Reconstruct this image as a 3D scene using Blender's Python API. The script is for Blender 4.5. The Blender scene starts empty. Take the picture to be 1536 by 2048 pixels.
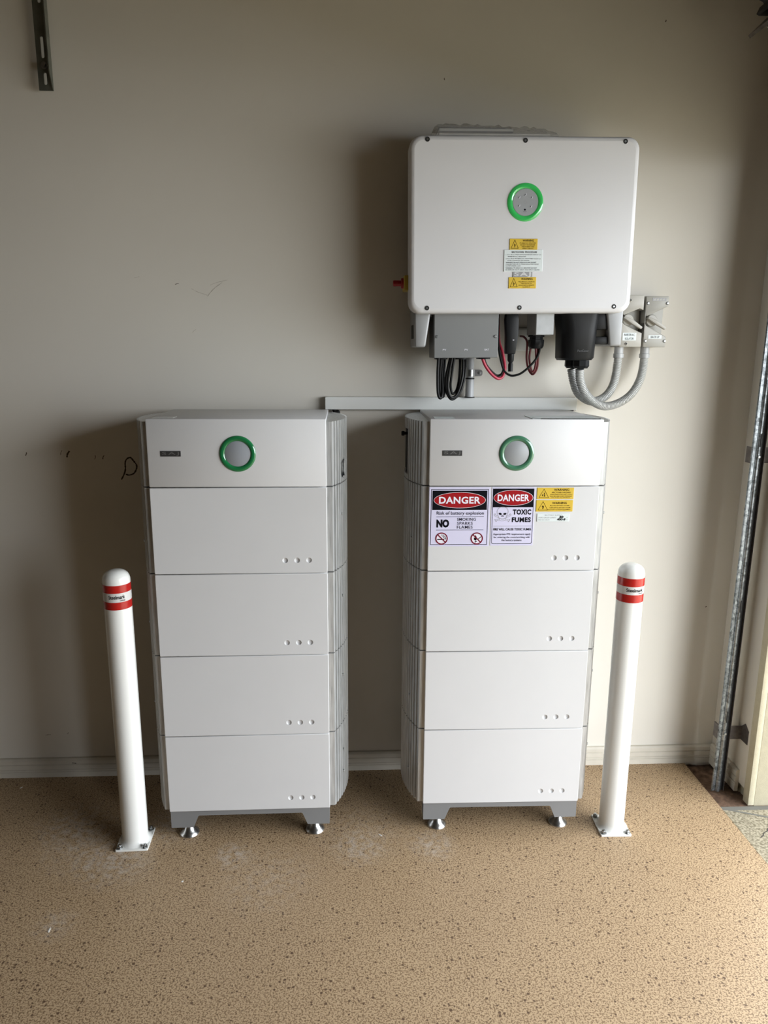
import bpy, bmesh, math, random
from mathutils import Vector, Matrix
random.seed(7)
S = bpy.context.scene
C = S.collection

# ---------------------------------------------------------------- camera
CAM = dict(f=1463.2, loc=(0.0, -2.553, 1.5691), yaw=0.0513, pitch=0.2145, roll=0.0062)
def make_camera():
    y, p, r = CAM['yaw'], CAM['pitch'], CAM['roll']
    fwd = Vector((math.sin(y)*math.cos(p), math.cos(y)*math.cos(p), -math.sin(p)))
    right = Vector((math.cos(y), -math.sin(y), 0)); up = right.cross(fwd)
    r2 = math.cos(r)*right + math.sin(r)*up; u2 = -math.sin(r)*right + math.cos(r)*up
    m = Matrix((r2, u2, -fwd)).transposed().to_4x4(); m.translation = Vector(CAM['loc'])
    cd = bpy.data.cameras.new('camera'); cd.sensor_fit = 'VERTICAL'; cd.sensor_height = 36.0
    cd.lens = CAM['f']/2048*36.0; cd.clip_start = 0.02; cd.clip_end = 200
    o = bpy.data.objects.new('camera', cd); C.objects.link(o); o.matrix_world = m
    S.camera = o
make_camera()

# ---------------------------------------------------------------- world, portal, exposure
SKY = 10.4
W = bpy.data.worlds.new('sky'); S.world = W; W.use_nodes = True
bg = W.node_tree.nodes['Background']; bg.inputs[0].default_value = (0.915, 0.967, 1.02, 1); bg.inputs[1].default_value = SKY
OPEN_Y0, OPEN_Y1, LINTEL_Z = -0.29, -3.0, 2.16          # the garage door opening in the front wall
pl = bpy.data.lights.new('door_opening_portal', 'AREA'); pl.shape = 'RECTANGLE'
pl.size = LINTEL_Z; pl.size_y = abs(OPEN_Y1-OPEN_Y0); pl.cycles.is_portal = True
po = bpy.data.objects.new('door_opening_portal', pl); C.objects.link(po)
po.matrix_world = Matrix.Translation((1.80, (OPEN_Y0+OPEN_Y1)/2, LINTEL_Z/2)) @ Matrix(((0, 0, 1, 0), (0, 1, 0, 0), (-1, 0, 0, 0), (0, 0, 0, 1)))
vs = S.view_settings; vs.view_transform = 'Standard'; vs.look = 'None'; vs.gamma = 1.0; vs.use_curve_mapping = False
vs.exposure = 0.0

# ---------------------------------------------------------------- materials
MATS = {}
def nodes_of(m):
    return m.node_tree.nodes, m.node_tree.links
def mat(name, col, rough=0.5, metal=0.0, var=0.04, scale=8.0, bump=0.0, bscale=200.0, coat=0.0, stretch=None, spec=None, emit=None):
    m = bpy.data.materials.new(name); m.use_nodes = True; N, L = nodes_of(m)
    b = N['Principled BSDF']; b.inputs['Roughness'].default_value = rough; b.inputs['Metallic'].default_value = metal
    if coat: b.inputs['Coat Weight'].default_value = coat; b.inputs['Coat Roughness'].default_value = 0.08
    if spec is not None: b.inputs['Specular IOR Level'].default_value = spec
    if emit: b.inputs['Emission Color'].default_value = (*emit[0], 1); b.inputs['Emission Strength'].default_value = emit[1]
    tc = N.new('ShaderNodeTexCoord'); mp = N.new('ShaderNodeMapping'); L.new(tc.outputs['Object'], mp.inputs[0])
    if stretch: mp.inputs['Scale'].default_value = stretch
    nz = N.new('ShaderNodeTexNoise'); nz.inputs['Scale'].default_value = scale; nz.inputs['Detail'].default_value = 4; L.new(mp.outputs[0], nz.inputs['Vector'])
    rp = N.new('ShaderNodeValToRGB'); L.new(nz.outputs['Fac'], rp.inputs[0])
    rp.color_ramp.elements[0].position = 0.3; rp.color_ramp.elements[1].position = 0.7
    rp.color_ramp.elements[0].color = (*[c*(1-var) for c in col], 1); rp.color_ramp.elements[1].color = (*[min(1, c*(1+var)) for c in col], 1)
    L.new(rp.outputs[0], b.inputs['Base Color'])
    if bump:
        n2 = N.new('ShaderNodeTexNoise'); n2.inputs['Scale'].default_value = bscale; L.new(tc.outputs['Object'], n2.inputs['Vector'])
        bp = N.new('ShaderNodeBump'); bp.inputs['Strength'].default_value = bump; bp.inputs['Distance'].default_value = 0.002
        L.new(n2.outputs['Fac'], bp.inputs['Height']); L.new(bp.outputs[0], b.inputs['Normal'])
    MATS[name] = m
    return m

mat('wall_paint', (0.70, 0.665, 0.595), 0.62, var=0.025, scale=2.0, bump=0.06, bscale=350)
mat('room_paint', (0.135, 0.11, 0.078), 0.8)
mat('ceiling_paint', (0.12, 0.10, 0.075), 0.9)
mat('skirting_paint', (0.60, 0.56, 0.48), 0.45, var=0.05, scale=20)
mat('cream_render', (0.50, 0.455, 0.33), 0.8, var=0.05, scale=60, bump=0.3, bscale=300)
mat('trim_paint', (0.36, 0.32, 0.25), 0.6, var=0.1, scale=30)
mat('white_panel', (0.66, 0.66, 0.665), 0.42, var=0.01, bump=0.02, bscale=900)
mat('white_powder', (0.70, 0.70, 0.715), 0.40, var=0.01, bump=0.03, bscale=700)
mat('white_gloss', (0.80, 0.80, 0.765), 0.22, var=0.01, coat=0.3)
mat('white_plastic', (0.76, 0.77, 0.74), 0.35, var=0.01)
mat('fin_metal', (0.50, 0.505, 0.50), 0.34, 0.40, var=0.22, scale=30, stretch=(6, 6, 0.4))
mat('grey_base', (0.23, 0.235, 0.24), 0.45, 0.15)
mat('body_grey', (0.25, 0.25, 0.25), 0.5, 0.3)
mat('chrome', (0.60, 0.60, 0.60), 0.27, 1.0, var=0.03)
mat('bolt_zinc', (0.42, 0.43, 0.43), 0.32, 1.0, var=0.1, scale=80)
mat('ring_green', (0.012, 0.17, 0.055), 0.10, coat=1.0, var=0.1)
mat('ring_green_reflecting', (0.06, 0.19, 0.11), 0.10, coat=1.0, var=0.1)  # same green ring, its reflection imitated by greying the colour
mat('ring_green_lit', (0.035, 0.36, 0.085), 0.12, coat=1.0, var=0.1, emit=((0.04, 0.50, 0.10), 0.22))
mat('display_silver', (0.31, 0.33, 0.36), 0.3, 0.0, var=0.02)
mat('display_light', (0.33, 0.345, 0.36), 0.4, 0.0, var=0.02)
mat('logo_plate', (0.10, 0.10, 0.10), 0.35, 0.7, var=0.1, scale=100)
mat('logo_plate_light', (0.40, 0.40, 0.40), 0.35, 0.7, var=0.1, scale=100)
mat('logo_letter', (0.30, 0.30, 0.30), 0.3, 0.7)
mat('logo_letter_light', (0.75, 0.75, 0.75), 0.3, 0.4)
mat('dark_gap', (0.012, 0.012, 0.012), 0.7)
mat('black_plastic', (0.009, 0.0095, 0.0105), 0.45, spec=0.22, bump=0.03, bscale=600)
mat('black_cable', (0.008, 0.008, 0.008), 0.42, spec=0.25)
mat('red_cable', (0.42, 0.02, 0.05), 0.35)
mat('maroon_cable', (0.15, 0.025, 0.03), 0.4)
mat('box_grey', (0.22, 0.225, 0.225), 0.45, 0.25, var=0.02)
mat('cap_grey', (0.42, 0.43, 0.435), 0.4, 0.4, var=0.06, scale=40)
mat('bracket_grey', (0.33, 0.335, 0.34), 0.45, 0.2, var=0.03)
mat('conduit_grey', (0.46, 0.47, 0.475), 0.35)
mat('flex_grey', (0.50, 0.505, 0.49), 0.4)
mat('switch_grey', (0.37, 0.36, 0.325), 0.42, var=0.02)
mat('switch_grey_light', (0.43, 0.415, 0.375), 0.4, var=0.02)
mat('sign_white', (0.66, 0.64, 0.82), 0.5, var=0.01)
mat('sign_inner', (0.60, 0.585, 0.80), 0.5, var=0.01)
mat('label_white', (0.72, 0.78, 0.78), 0.4, var=0.01)
mat('label_yellow', (0.68, 0.46, 0.035), 0.4, var=0.03)
mat('print_black', (0.004, 0.004, 0.007), 0.6, spec=0.08)
mat('print_dark', (0.02, 0.02, 0.04), 0.6, spec=0.1)
mat('print_brown', (0.03, 0.016, 0.003), 0.6, spec=0.1)
mat('print_white', (0.80, 0.78, 0.86), 0.5)
mat('print_grey', (0.33, 0.33, 0.34), 0.5)
mat('print_faint', (0.07, 0.072, 0.078), 0.5)
mat('danger_red', (0.33, 0.010, 0.014), 0.6, spec=0.1)
mat('prohibit_red', (0.17, 0.004, 0.02), 0.6, spec=0.1)
mat('tape_red', (0.42, 0.012, 0.010), 0.25, coat=0.4, var=0.06, scale=60)
mat('tape_white', (0.66, 0.65, 0.63), 0.3, coat=0.3, var=0.03)
mat('switch_red', (0.34, 0.01, 0.02), 0.35)
mat('switch_yellow', (0.42, 0.30, 0.03), 0.4)
mat('paper_white', (0.70, 0.70, 0.68), 0.7)
mat('paper_grey', (0.10, 0.10, 0.11), 0.6)
mat('curtain_steel', (0.05, 0.05, 0.055), 0.5, 0.5, var=0.3, scale=40)
mat('rail_steel', (0.14, 0.125, 0.12), 0.45, 0.6, var=0.25, scale=60)
mat('angle_steel', (0.20, 0.21, 0.18), 0.4, 0.75, var=0.25, scale=25)
mat('dirt', (0.16, 0.095, 0.06), 0.95, var=0.55, scale=40, bump=0.8, bscale=120)
mat('scuff', (0.05, 0.03, 0.012), 0.9, var=0.3, scale=80)
mat('scuff_faint', (0.47, 0.43, 0.37), 0.9, var=0.3, scale=80)
mat('crack', (0.05, 0.045, 0.04), 0.95)
mat('ground_line_grey', (0.15, 0.145, 0.125), 0.95)
mat('paint_flake', (0.75, 0.73, 0.68), 0.6)

def galvanised():
    m = mat('galvanised', (0.5, 0.5, 0.5), 0.38, 0.85); N, L = nodes_of(m); b = N['Principled BSDF']
    tc = N.new('ShaderNodeTexCoord')
    v = N.new('ShaderNodeTexVoronoi'); v.inputs['Scale'].default_value = 95; v.inputs['Randomness'].default_value = 1; L.new(tc.outputs['Object'], v.inputs['Vector'])
    nz = N.new('ShaderNodeTexNoise'); nz.inputs['Scale'].default_value = 70; nz.inputs['Detail'].default_value = 6; nz.inputs['Distortion'].default_value = 1.5; L.new(tc.outputs['Object'], nz.inputs['Vector'])
    mx = N.new('ShaderNodeMix'); mx.data_type = 'FLOAT'; mx.inputs[0].default_value = 0.6
    L.new(v.outputs['Color'], mx.inputs[2]); L.new(nz.outputs['Fac'], mx.inputs[3])
    rp = N.new('ShaderNodeValToRGB'); L.new(mx.outputs[0], rp.inputs[0])
    e = rp.color_ramp.elements; e[0].position = 0.30; e[0].color = (0.10, 0.11, 0.115, 1); e[1].position = 0.72; e[1].color = (0.40, 0.43, 0.45, 1)
    L.new(rp.outputs[0], b.inputs['Base Color'])
galvanised()

def floor_material():
    m = bpy.data.materials.new('speckled_floor'); m.use_nodes = True; N, L = nodes_of(m); b = N['Principled BSDF']
    tc = N.new('ShaderNodeTexCoord'); P = tc.outputs['Object']
    def noise(s, d=2, dist=0.0):
        n = N.new('ShaderNodeTexNoise'); n.inputs['Scale'].default_value = s; n.inputs['Detail'].default_value = d; n.inputs['Distortion'].default_value = dist
        L.new(P, n.inputs['Vector']); return n.outputs['Fac']
    def ramp(f, p0, c0, p1, c1):
        r = N.new('ShaderNodeValToRGB'); L.new(f, r.inputs[0]); e = r.color_ramp.elements
        e[0].position = p0; e[0].color = (*c0, 1); e[1].position = p1; e[1].color = (*c1, 1); return r.outputs[0]
    def mix(f, a, bb, mode='MIX'):
        x = N.new('ShaderNodeMix'); x.data_type = 'RGBA'; x.blend_type = mode
        for sock, v in ((x.inputs[0], f), (x.inputs[6], a), (x.inputs[7], bb)):
            if isinstance(v, (int, float)): sock.default_value = v
            elif isinstance(v, tuple): sock.default_value = (*v, 1)
            else: L.new(v, sock)
        return x.outputs[2]
    def math_(op, a, bb=None, clamp=False):
        x = N.new('ShaderNodeMath'); x.operation = op; x.use_clamp = clamp
        for sock, v in zip(x.inputs, (a, bb)):
            if v is None: continue
            if isinstance(v, (int, float)): sock.default_value = v
            else: L.new(v, sock)
        return x.outputs[0]
    base = ramp(noise(2.2, 5), 0.3, (0.395, 0.272, 0.155), 0.7, (0.465, 0.328, 0.190))
    base = mix(ramp(noise(260, 2), 0.42, (0, 0, 0), 0.6, (0.6, 0.6, 0.6)), base, (0.55, 0.405, 0.25))
    # irregular fine flecks
    fl = ramp(noise(230, 3, 0.3), 0.492, (0, 0, 0), 0.565, (1, 1, 1))
    base = mix(math_('MULTIPLY', fl, 0.82), base, (0.15, 0.085, 0.038))
    # larger round specks
    v = N.new('ShaderNodeTexVoronoi'); v.inputs['Scale'].default_value = 85; L.new(P, v.inputs['Vector'])
    sep = N.new('ShaderNodeSeparateColor'); L.new(v.outputs['Color'], sep.inputs[0])
    rad = math_('MULTIPLY', math_('SUBTRACT', sep.outputs[0], 0.40, True), 0.62)
    sp = ramp(math_('SUBTRACT', rad, v.outputs['Distance']), 0.0, (0, 0, 0), 0.05, (1, 1, 1))
    base = mix(math_('MULTIPLY', sp, 0.85), base, (0.075, 0.036, 0.016))
    # pale dusty patches left by drilling
    tot = None
    for (x, y, r, a) in ((-0.93, -0.31, 0.10, 0.7), (-0.73, -0.51, 0.09, 0.9), (-0.84, -0.42, 0.12, 0.6), (-0.37, -0.484, 0.05, 1.0), (0.036, -0.465, 0.07, 0.7),
                         (0.273, -0.463, 0.06, 0.9), (-0.82, -0.76, 0.05, 0.6), (-0.60, -0.33, 0.09, 0.6), (0.05, -0.36, 0.14, 0.3), (-0.25, -0.6, 0.12, 0.35)):
        d = N.new('ShaderNodeVectorMath'); d.operation = 'DISTANCE'; L.new(P, d.inputs[0]); d.inputs[1].default_value = (x, y, 0)
        g = math_('MULTIPLY', math_('SUBTRACT', 1.0, math_('DIVIDE', d.outputs['Value'], r*1.5), True), a)
        tot = g if tot is None else math_('ADD', tot, g)
    dn = ramp(noise(45, 6), 0.40, (0, 0, 0), 0.75, (1, 1, 1))
    base = mix(math_('MULTIPLY', math_('MULTIPLY', tot, dn, True), 0.75), base, (0.62, 0.58, 0.54))
    L.new(base, b.inputs['Base Color']); b.inputs['Roughness'].default_value = 0.55
    bp = N.new('ShaderNodeBump'); bp.inputs['Strength'].default_value = 0.35; bp.inputs['Distance'].default_value = 0.001
    L.new(noise(180, 3), bp.inputs['Height']); L.new(bp.outputs[0], b.inputs['Normal'])
    MATS['speckled_floor'] = m
floor_material()

def concrete():
    m = mat('concrete', (0.42, 0.39, 0.32), 0.9, var=0.18, scale=6, bump=0.6, bscale=160); N, L = nodes_of(m); b = N['Principled BSDF']
    tc = N.new('ShaderNodeTexCoord'); nz = N.new('ShaderNodeTexNoise'); nz.inputs['Scale'].default_value = 130; nz.inputs['Detail'].default_value = 3
    L.new(tc.outputs['Object'], nz.inputs['Vector'])
    rp = N.new('ShaderNodeValToRGB'); L.new(nz.outputs['Fac'], rp.inputs[0]); e = rp.color_ramp.elements
    e[0].position = 0.36; e[0].color = (0.16, 0.135, 0.085, 1); e[1].position = 0.62; e[1].color = (0.38, 0.335, 0.24, 1)
    L.new(rp.outputs[0], b.inputs['Base Color'])
concrete()

def bag_film():
    m = bpy.data.materials.new('bag_film'); m.use_nodes = True; N, L = nodes_of(m)
    for n in list(N): N.remove(n)
    out = N.new('ShaderNodeOutputMaterial'); tr = N.new('ShaderNodeBsdfTransparent'); gl = N.new('ShaderNodeBsdfGlossy'); df = N.new('ShaderNodeBsdfDiffuse')
    gl.inputs['Roughness'].default_value = 0.18; df.inputs['Color'].default_value = (0.9, 0.9, 0.88, 1); tr.inputs[0].default_value = (0.98, 0.98, 0.975, 1)
    tc = N.new('ShaderNodeTexCoord'); nz = N.new('ShaderNodeTexNoise'); nz.inputs['Scale'].default_value = 30; nz.inputs['Detail'].default_value = 5; L.new(tc.outputs['Object'], nz.inputs['Vector'])
    bp = N.new('ShaderNodeBump'); bp.inputs['Strength'].default_value = 1.0; bp.inputs['Distance'].default_value = 0.006; L.new(nz.outputs['Fac'], bp.inputs['Height'])
    L.new(bp.outputs[0], gl.inputs['Normal'])
    m1 = N.new('ShaderNodeMixShader'); m1.inputs[0].default_value = 0.30; L.new(tr.outputs[0], m1.inputs[1]); L.new(gl.outputs[0], m1.inputs[2])
    m2 = N.new('ShaderNodeMixShader'); m2.inputs[0].default_value = 0.22; L.new(m1.outputs[0], m2.inputs[1]); L.new(df.outputs[0], m2.inputs[2])
    L.new(m2.outputs[0], out.inputs[0]); MATS['bag_film'] = m
bag_film()

# ---------------------------------------------------------------- helpers
def obj(name, bm, material, parent=None, loc=None, smooth=35, label=None, flat_front=False):
    me = bpy.data.meshes.new(name)
    bmesh.ops.recalc_face_normals(bm, faces=bm.faces[:])
    bm.to_mesh(me); bm.free()
    o = bpy.data.objects.new(name, me); C.objects.link(o)
    me.materials.append(MATS[material])
    if smooth:
        for p in me.polygons: p.use_smooth = True
        me.set_sharp_from_angle(angle=math.radians(smooth))
        if flat_front:
            for p in me.polygons:
                if abs(p.normal.y) > 0.9995: p.use_smooth = False
    if parent: o.parent = parent
    if loc: o.location = loc
    if label: o['label'] = label
    return o
def share(src, parent, loc=(0, 0, 0), rot=(0, 0, 0)):
    o = src.copy(); C.objects.link(o); o.parent = parent; o.location = loc; o.rotation_euler = rot
    return o
def tag(o, label, cat, group=None):
    o['label'] = label; o['category'] = cat
    if group: o['group'] = group
    return o
def thing(name, label, cat, loc=(0, 0, 0), rot=(0, 0, 0), group=None):
    o = bpy.data.objects.new(name, None); C.objects.link(o); o.location = loc; o.rotation_euler = rot; o.empty_display_size = 0.05
    return tag(o, label, cat, group)
def struct(o):
    o['kind'] = 'structure'; return o

def box(x0, x1, y0, y1, z0, z1, bev=0.0, seg=2, bm=None):
    b = bmesh.new()
    bmesh.ops.create_cube(b, size=1)
    for v in b.verts:
        v.co = Vector(((x0+x1)/2+v.co.x*(x1-x0), (y0+y1)/2+v.co.y*(y1-y0), (z0+z1)/2+v.co.z*(z1-z0)))
    if bev: bmesh.ops.bevel(b, geom=b.edges[:], offset=bev, segments=seg, profile=0.5, affect='EDGES')
    return join(bm, b)
def join(bm, b):
    if bm is None: return b
    me = bpy.data.meshes.new('tmp'); b.to_mesh(me); b.free(); bm.from_mesh(me); bpy.data.meshes.remove(me)
    return bm
def prism(poly, a0, a1, axis='y', bev=0.0, seg=2, bm=None, bev_front=False):
    """poly of (u,v): axis y -> (x,z), axis z -> (x,y), axis x -> (y,z)"""
    b = bmesh.new()
    def co(u, v, a):
        return {'y': (u, a, v), 'z': (u, v, a), 'x': (a, u, v)}[axis]
    va = [b.verts.new(co(u, v, a0)) for u, v in poly]; vb = [b.verts.new(co(u, v, a1)) for u, v in poly]
    f0 = b.faces.new(va); f1 = b.faces.new(vb[::-1]); n = len(poly)
    for i in range(n): b.faces.new((va[i], vb[i], vb[(i+1) % n], va[(i+1) % n]))
    bmesh.ops.recalc_face_normals(b, faces=b.faces[:])
    if bev:
        ed = list(f0.edges) if bev_front else b.edges[:]
        bmesh.ops.bevel(b, geom=ed, offset=bev, segments=seg, profile=0.5, affect='EDGES')
    return join(bm, b)
def rrect(x0, x1, z0, z1, r, n=6):
    pts = []
    for cx, cz, a in ((x1-r, z0+r, -90), (x1-r, z1-r, 0), (x0+r, z1-r, 90), (x0+r, z0+r, 180)):
        for i in range(n+1):
            t = math.radians(a+90*i/n); pts.append((cx+r*math.cos(t), cz+r*math.sin(t)))
    return pts
def circle(cx, cz, r, n=32, rz=None):
    rz = r if rz is None else rz
    return [(cx+r*math.cos(2*math.pi*i/n), cz+rz*math.sin(2*math.pi*i/n)) for i in range(n)]
def lathe(profile, n=24, axis='z', centre=(0, 0, 0), bm=None, a_off=0.0):
    """profile of (r, h); revolve about axis through centre"""
    b = bmesh.new(); rows = []
    for r, h in profile:
        row = []
        for i in range(n if r > 1e-7 else 1):
            t = 2*math.pi*i/n + a_off; c, s = r*math.cos(t), r*math.sin(t)
            p = {'z': (c, s, h), 'y': (c, h, s), 'x': (h, c, s)}[axis]
            row.append(b.verts.new(Vector(p)+Vector(centre)))
        rows.append(row)
    for a, c in zip(rows, rows[1:]):
        for i in range(n):
            j = (i+1) % n
            q = [a[i % len(a)], a[j % len(a)], c[j % len(c)], c[i % len(c)]]
            u = []
            for v in q:
                if v not in u: u.append(v)
            if len(u) >= 3:
                try: b.faces.new(u)
                except ValueError: pass
    bmesh.ops.recalc_face_normals(b, faces=b.faces[:])
    return join(bm, b)
def catmull(pts, k=8):
    P = [Vector(p) for p in pts]; P = [2*P[0]-P[1]] + P + [2*P[-1]-P[-2]]; out = []
    for i in range(1, len(P)-2):
        for j in range(k):
            t = j/k; a, b, c, d = P[i-1], P[i], P[i+1], P[i+2]
            out.append(0.5*((2*b)+(c-a)*t+(2*a-5*b+4*c-d)*t*t+(-a+3*b-3*c+d)*t**3))
    out.append(P[-2]); return out
def resample(path, step):
    out = [path[0]]; acc = 0.0
    tot = sum((b-a).length for a, b in zip(path, path[1:])); n = max(2, int(round(tot/step))); step = tot/n; need = step
    for a, b in zip(path, path[1:]):
        l = (b-a).length; pos = 0.0
        while acc+(l-pos) >= need-1e-9:
            pos += need-acc; out.append(a.lerp(b, pos/l)); acc = 0.0
        acc += l-pos
    if len(out) <= n: out.append(path[-1])
    return out
def tube(path, r, n=10, rfun=None, bm=None, cap=True):
    b = bmesh.new(); rows = []; up = Vector((0.13, 0.97, 0.21)).normalized()
    prev = None
    for i, p in enumerate(path):
        d = (path[min(i+1, len(path)-1)]-path[max(i-1, 0)]).normalized()
        if prev is None: u = d.cross(up).normalized()
        else: u = (prev-d*prev.dot(d)).normalized()
        prev = u; w = d.cross(u)
        rr = rfun(i) if rfun else r
        rows.append([b.verts.new(p+u*rr*math.cos(2*math.pi*k/n)+w*rr*math.sin(2*math.pi*k/n)) for k in range(n)])
    for a, c in zip(rows, rows[1:]):
        for k in range(n): b.faces.new((a[k], a[(k+1) % n], c[(k+1) % n], c[k]))
    if cap: b.faces.new(rows[0][::-1]); b.faces.new(rows[-1])
    return join(bm, b)
def flat_holes(outer, holes, y, y_back=None):
    """a front face (facing -y) with round holes; optional rim walls to y_back"""
    b = bmesh.new()
    loops = []
    for lp in [outer]+holes:
        vs_ = [b.verts.new((u, y, v)) for u, v in lp]
        loops.append(vs_)
        for i in range(len(vs_)): b.edges.new((vs_[i], vs_[(i+1) % len(vs_)]))
    bmesh.ops.triangle_fill(b, use_beauty=True, edges=b.edges[:], normal=(0, -1, 0))
    return b, loops

# flat print: everything lies on a plane facing -y, stacked by thin layers
def fpoly(poly, y, bm=None):
    b = bmesh.new() if bm is None else bm
    vs_ = [b.verts.new((u, y, v)) for u, v in poly]; b.faces.new(vs_); return b
def fring(cx, cz, r0, r1, y, n=40, bm=None, k=1.0):
    b = bmesh.new() if bm is None else bm
    A = [b.verts.new((u, y, v)) for u, v in circle(cx, cz, r0, n, r0*k)]; B = [b.verts.new((u, y, v)) for u, v in circle(cx, cz, r1, n, r1*k)]
    for i in range(n): j = (i+1) % n; b.faces.new((A[i], A[j], B[j], B[i]))
    return b
def fline(pts, w, y, bm=None, closed=False):
    b = bmesh.new() if bm is None else bm
    P = list(pts)+([pts[0]] if closed else [])
    for (x0, z0), (x1, z1) in zip(P, P[1:]):
        d = Vector((x1-x0, z1-z0)); l = d.length
        if l < 1e-9: continue
        d /= l; n = Vector((-d.y, d.x))*w/2; e = d*w*0.35
        q = [(x0-e.x+n.x, z0-e.y+n.y), (x1+e.x+n.x, z1+e.y+n.y), (x1+e.x-n.x, z1+e.y-n.y), (x0-e.x-n.x, z0-e.y-n.y)]
        fpoly(q, y, b)
    return b
def frame(poly_out, poly_in, y, bm=None):
    b = bmesh.new() if bm is None else bm
    A = [b.verts.new((u, y, v)) for u, v in poly_out]; B = [b.verts.new((u, y, v)) for u, v in poly_in]; n = len(A)
    for i in range(n): j = (i+1) % n; b.faces.new((A[i], A[j], B[j], B[i]))
    return b
def text_bm(s, x0, x1, z0, z1, y, bold=0.0, bm=None, spacing=1.0, shear=0.0, keep=False, align='c'):
    """letters stretched into the rectangle (keep: keeps proportions by height)"""
    cu = bpy.data.curves.new('t', 'FONT'); cu.body = s; cu.offset = bold; cu.space_character = spacing; cu.shear = shear; cu.resolution_u = 3
    o = bpy.data.objects.new('t', cu); C.objects.link(o)
    dg = bpy.context.evaluated_depsgraph_get(); me = bpy.data.meshes.new_from_object(o.evaluated_get(dg))
    bpy.data.objects.remove(o); bpy.data.curves.remove(cu)
    b = bmesh.new(); b.from_mesh(me); bpy.data.meshes.remove(me)
    xs = [v.co.x for v in b.verts]; ys = [v.co.y for v in b.verts]
    ax, bx, ay, by = min(xs), max(xs), min(ys), max(ys)
    sx, sz = (x1-x0)/(bx-ax), (z1-z0)/(by-ay)
    ox = x0
    if keep:
        sx = min(sx, sz); 
        if align == 'c': ox = (x0+x1)/2-(bx-ax)*sx/2
    for v in b.verts: v.co = Vector((ox+(v.co.x-ax)*sx, y, z0+(v.co.y-ay)*sz))
    return join(bm, b)

# ================================================================ the room
o = struct(obj('floor', prism([(-4.2, -5.8), (1.318, -5.8), (1.318, 0), (-4.2, 0)], -0.12, 0.0, 'z'), 'speckled_floor', smooth=0))
struct(obj('wall_back', box(-4.35, 1.70, 0.0, 0.15, -0.12, 2.95), 'wall_paint', smooth=0)); wall_back = bpy.data.objects['wall_back']
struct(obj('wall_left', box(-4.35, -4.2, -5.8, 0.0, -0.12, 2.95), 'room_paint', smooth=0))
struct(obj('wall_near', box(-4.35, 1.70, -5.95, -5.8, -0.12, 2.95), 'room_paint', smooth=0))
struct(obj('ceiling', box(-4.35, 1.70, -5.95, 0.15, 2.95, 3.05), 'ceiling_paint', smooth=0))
# front wall of the garage (right side of the picture): nib, pier, lintel, far pier
struct(obj('wall_right', box(1.43, 1.45, -0.255, 0.0, 0.035, 2.95, 0.002), 'wall_paint'))
pier = struct(obj('wall_right_pier', box(1.446, 1.80, -0.29, 0.12, -0.02, 2.95, 0.002), 'cream_render'))
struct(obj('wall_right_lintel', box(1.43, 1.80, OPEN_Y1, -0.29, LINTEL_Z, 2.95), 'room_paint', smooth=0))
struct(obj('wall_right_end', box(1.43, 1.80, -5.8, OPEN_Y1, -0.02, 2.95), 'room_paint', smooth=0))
struct(obj('unseen_sky_blocker', box(1.80, 2.6, -9.0, 3.0, 2.42, 2.52), 'room_paint', smooth=0))  # unseen overhang added outside to block light from the high sky
struct(obj('trim_1', box(1.424, 1.446, -0.29, -0.255, -0.005, 2.40, 0.0015), 'cream_render'))
# skirting boards with three grooves
def skirting_profile(h, t):
    p = [(0, 0), (-t, 0)]
    for g in (0.30, 0.42, 0.70):
        z = h*g; p += [(-t, z-0.0025), (-t+0.004, z), (-t, z+0.0025)]
    p += [(-t, h-0.006), (-t+0.006, h), (0, h)]
    return p
b = prism(skirting_profile(0.0735, 0.016), -4.2, 1.43, 'x'); struct(obj('baseboard_back', b, 'skirting_paint', smooth=20))
b = bmesh.new(); pr = skirting_profile(0.085, 0.014)
b = prism([(1.43+u, v) for u, v in pr], -0.207, -0.016, 'y'); struct(obj('baseboard_right', b, 'skirting_paint', smooth=20))
# ground outside and in the doorway rebate
struct(obj('floor_driveway', prism([(1.324, -9), (9, -9), (9, -0.31), (1.324, -0.31)], -0.12, -0.006, 'z'), 'concrete', smooth=0))
struct(obj('floor_apron', prism([(1.72, -0.31), (9, -0.31), (9, 6), (1.72, 6)], -0.12, -0.008, 'z'), 'concrete', smooth=0))
struct(obj('floor_far_apron', prism([(1.324, -16), (14, -16), (14, -9), (1.324, -9)], -0.12, -0.01, 'z'), 'concrete', smooth=0))
def dirt_patch():
    b = bmesh.new(); nx, ny = 14, 26; g = []
    for i in range(nx+1):
        row = []
        for j in range(ny+1):
            x = 1.319+(1.72-1.319)*i/nx; y = -0.296+0.296*j/ny
            z = -0.010-0.012*min(1, j/ny*1.6)*(0.5+0.5*random.random())+0.004*random.random()*(j < 14)
            row.append(b.verts.new((x, y, z)))
        g.append(row)
    for i in range(nx):
        for j in range(ny): b.faces.new((g[i][j], g[i+1][j], g[i+1][j+1], g[i][j+1]))
    return b
d = struct(obj('floor_rebate', dirt_patch(), 'dirt', smooth=60))
dr = bpy.data.objects['floor_driveway']
obj('ground_strip', prism([(1.319, -0.312), (1.72, -0.318), (1.72, -0.296), (1.319, -0.294)], -0.1, -0.0045, 'z'), 'ground_line_grey', dr, smooth=0)  # jointing line across the doorway
obj('ground_strip', prism([(1.322, -0.305), (1.332, -0.302), (1.62, -0.415), (1.616, -0.425)], -0.02, -0.0052, 'z'), 'ground_line_grey', dr, smooth=0)  # thin grey line running diagonally over the concrete
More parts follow.
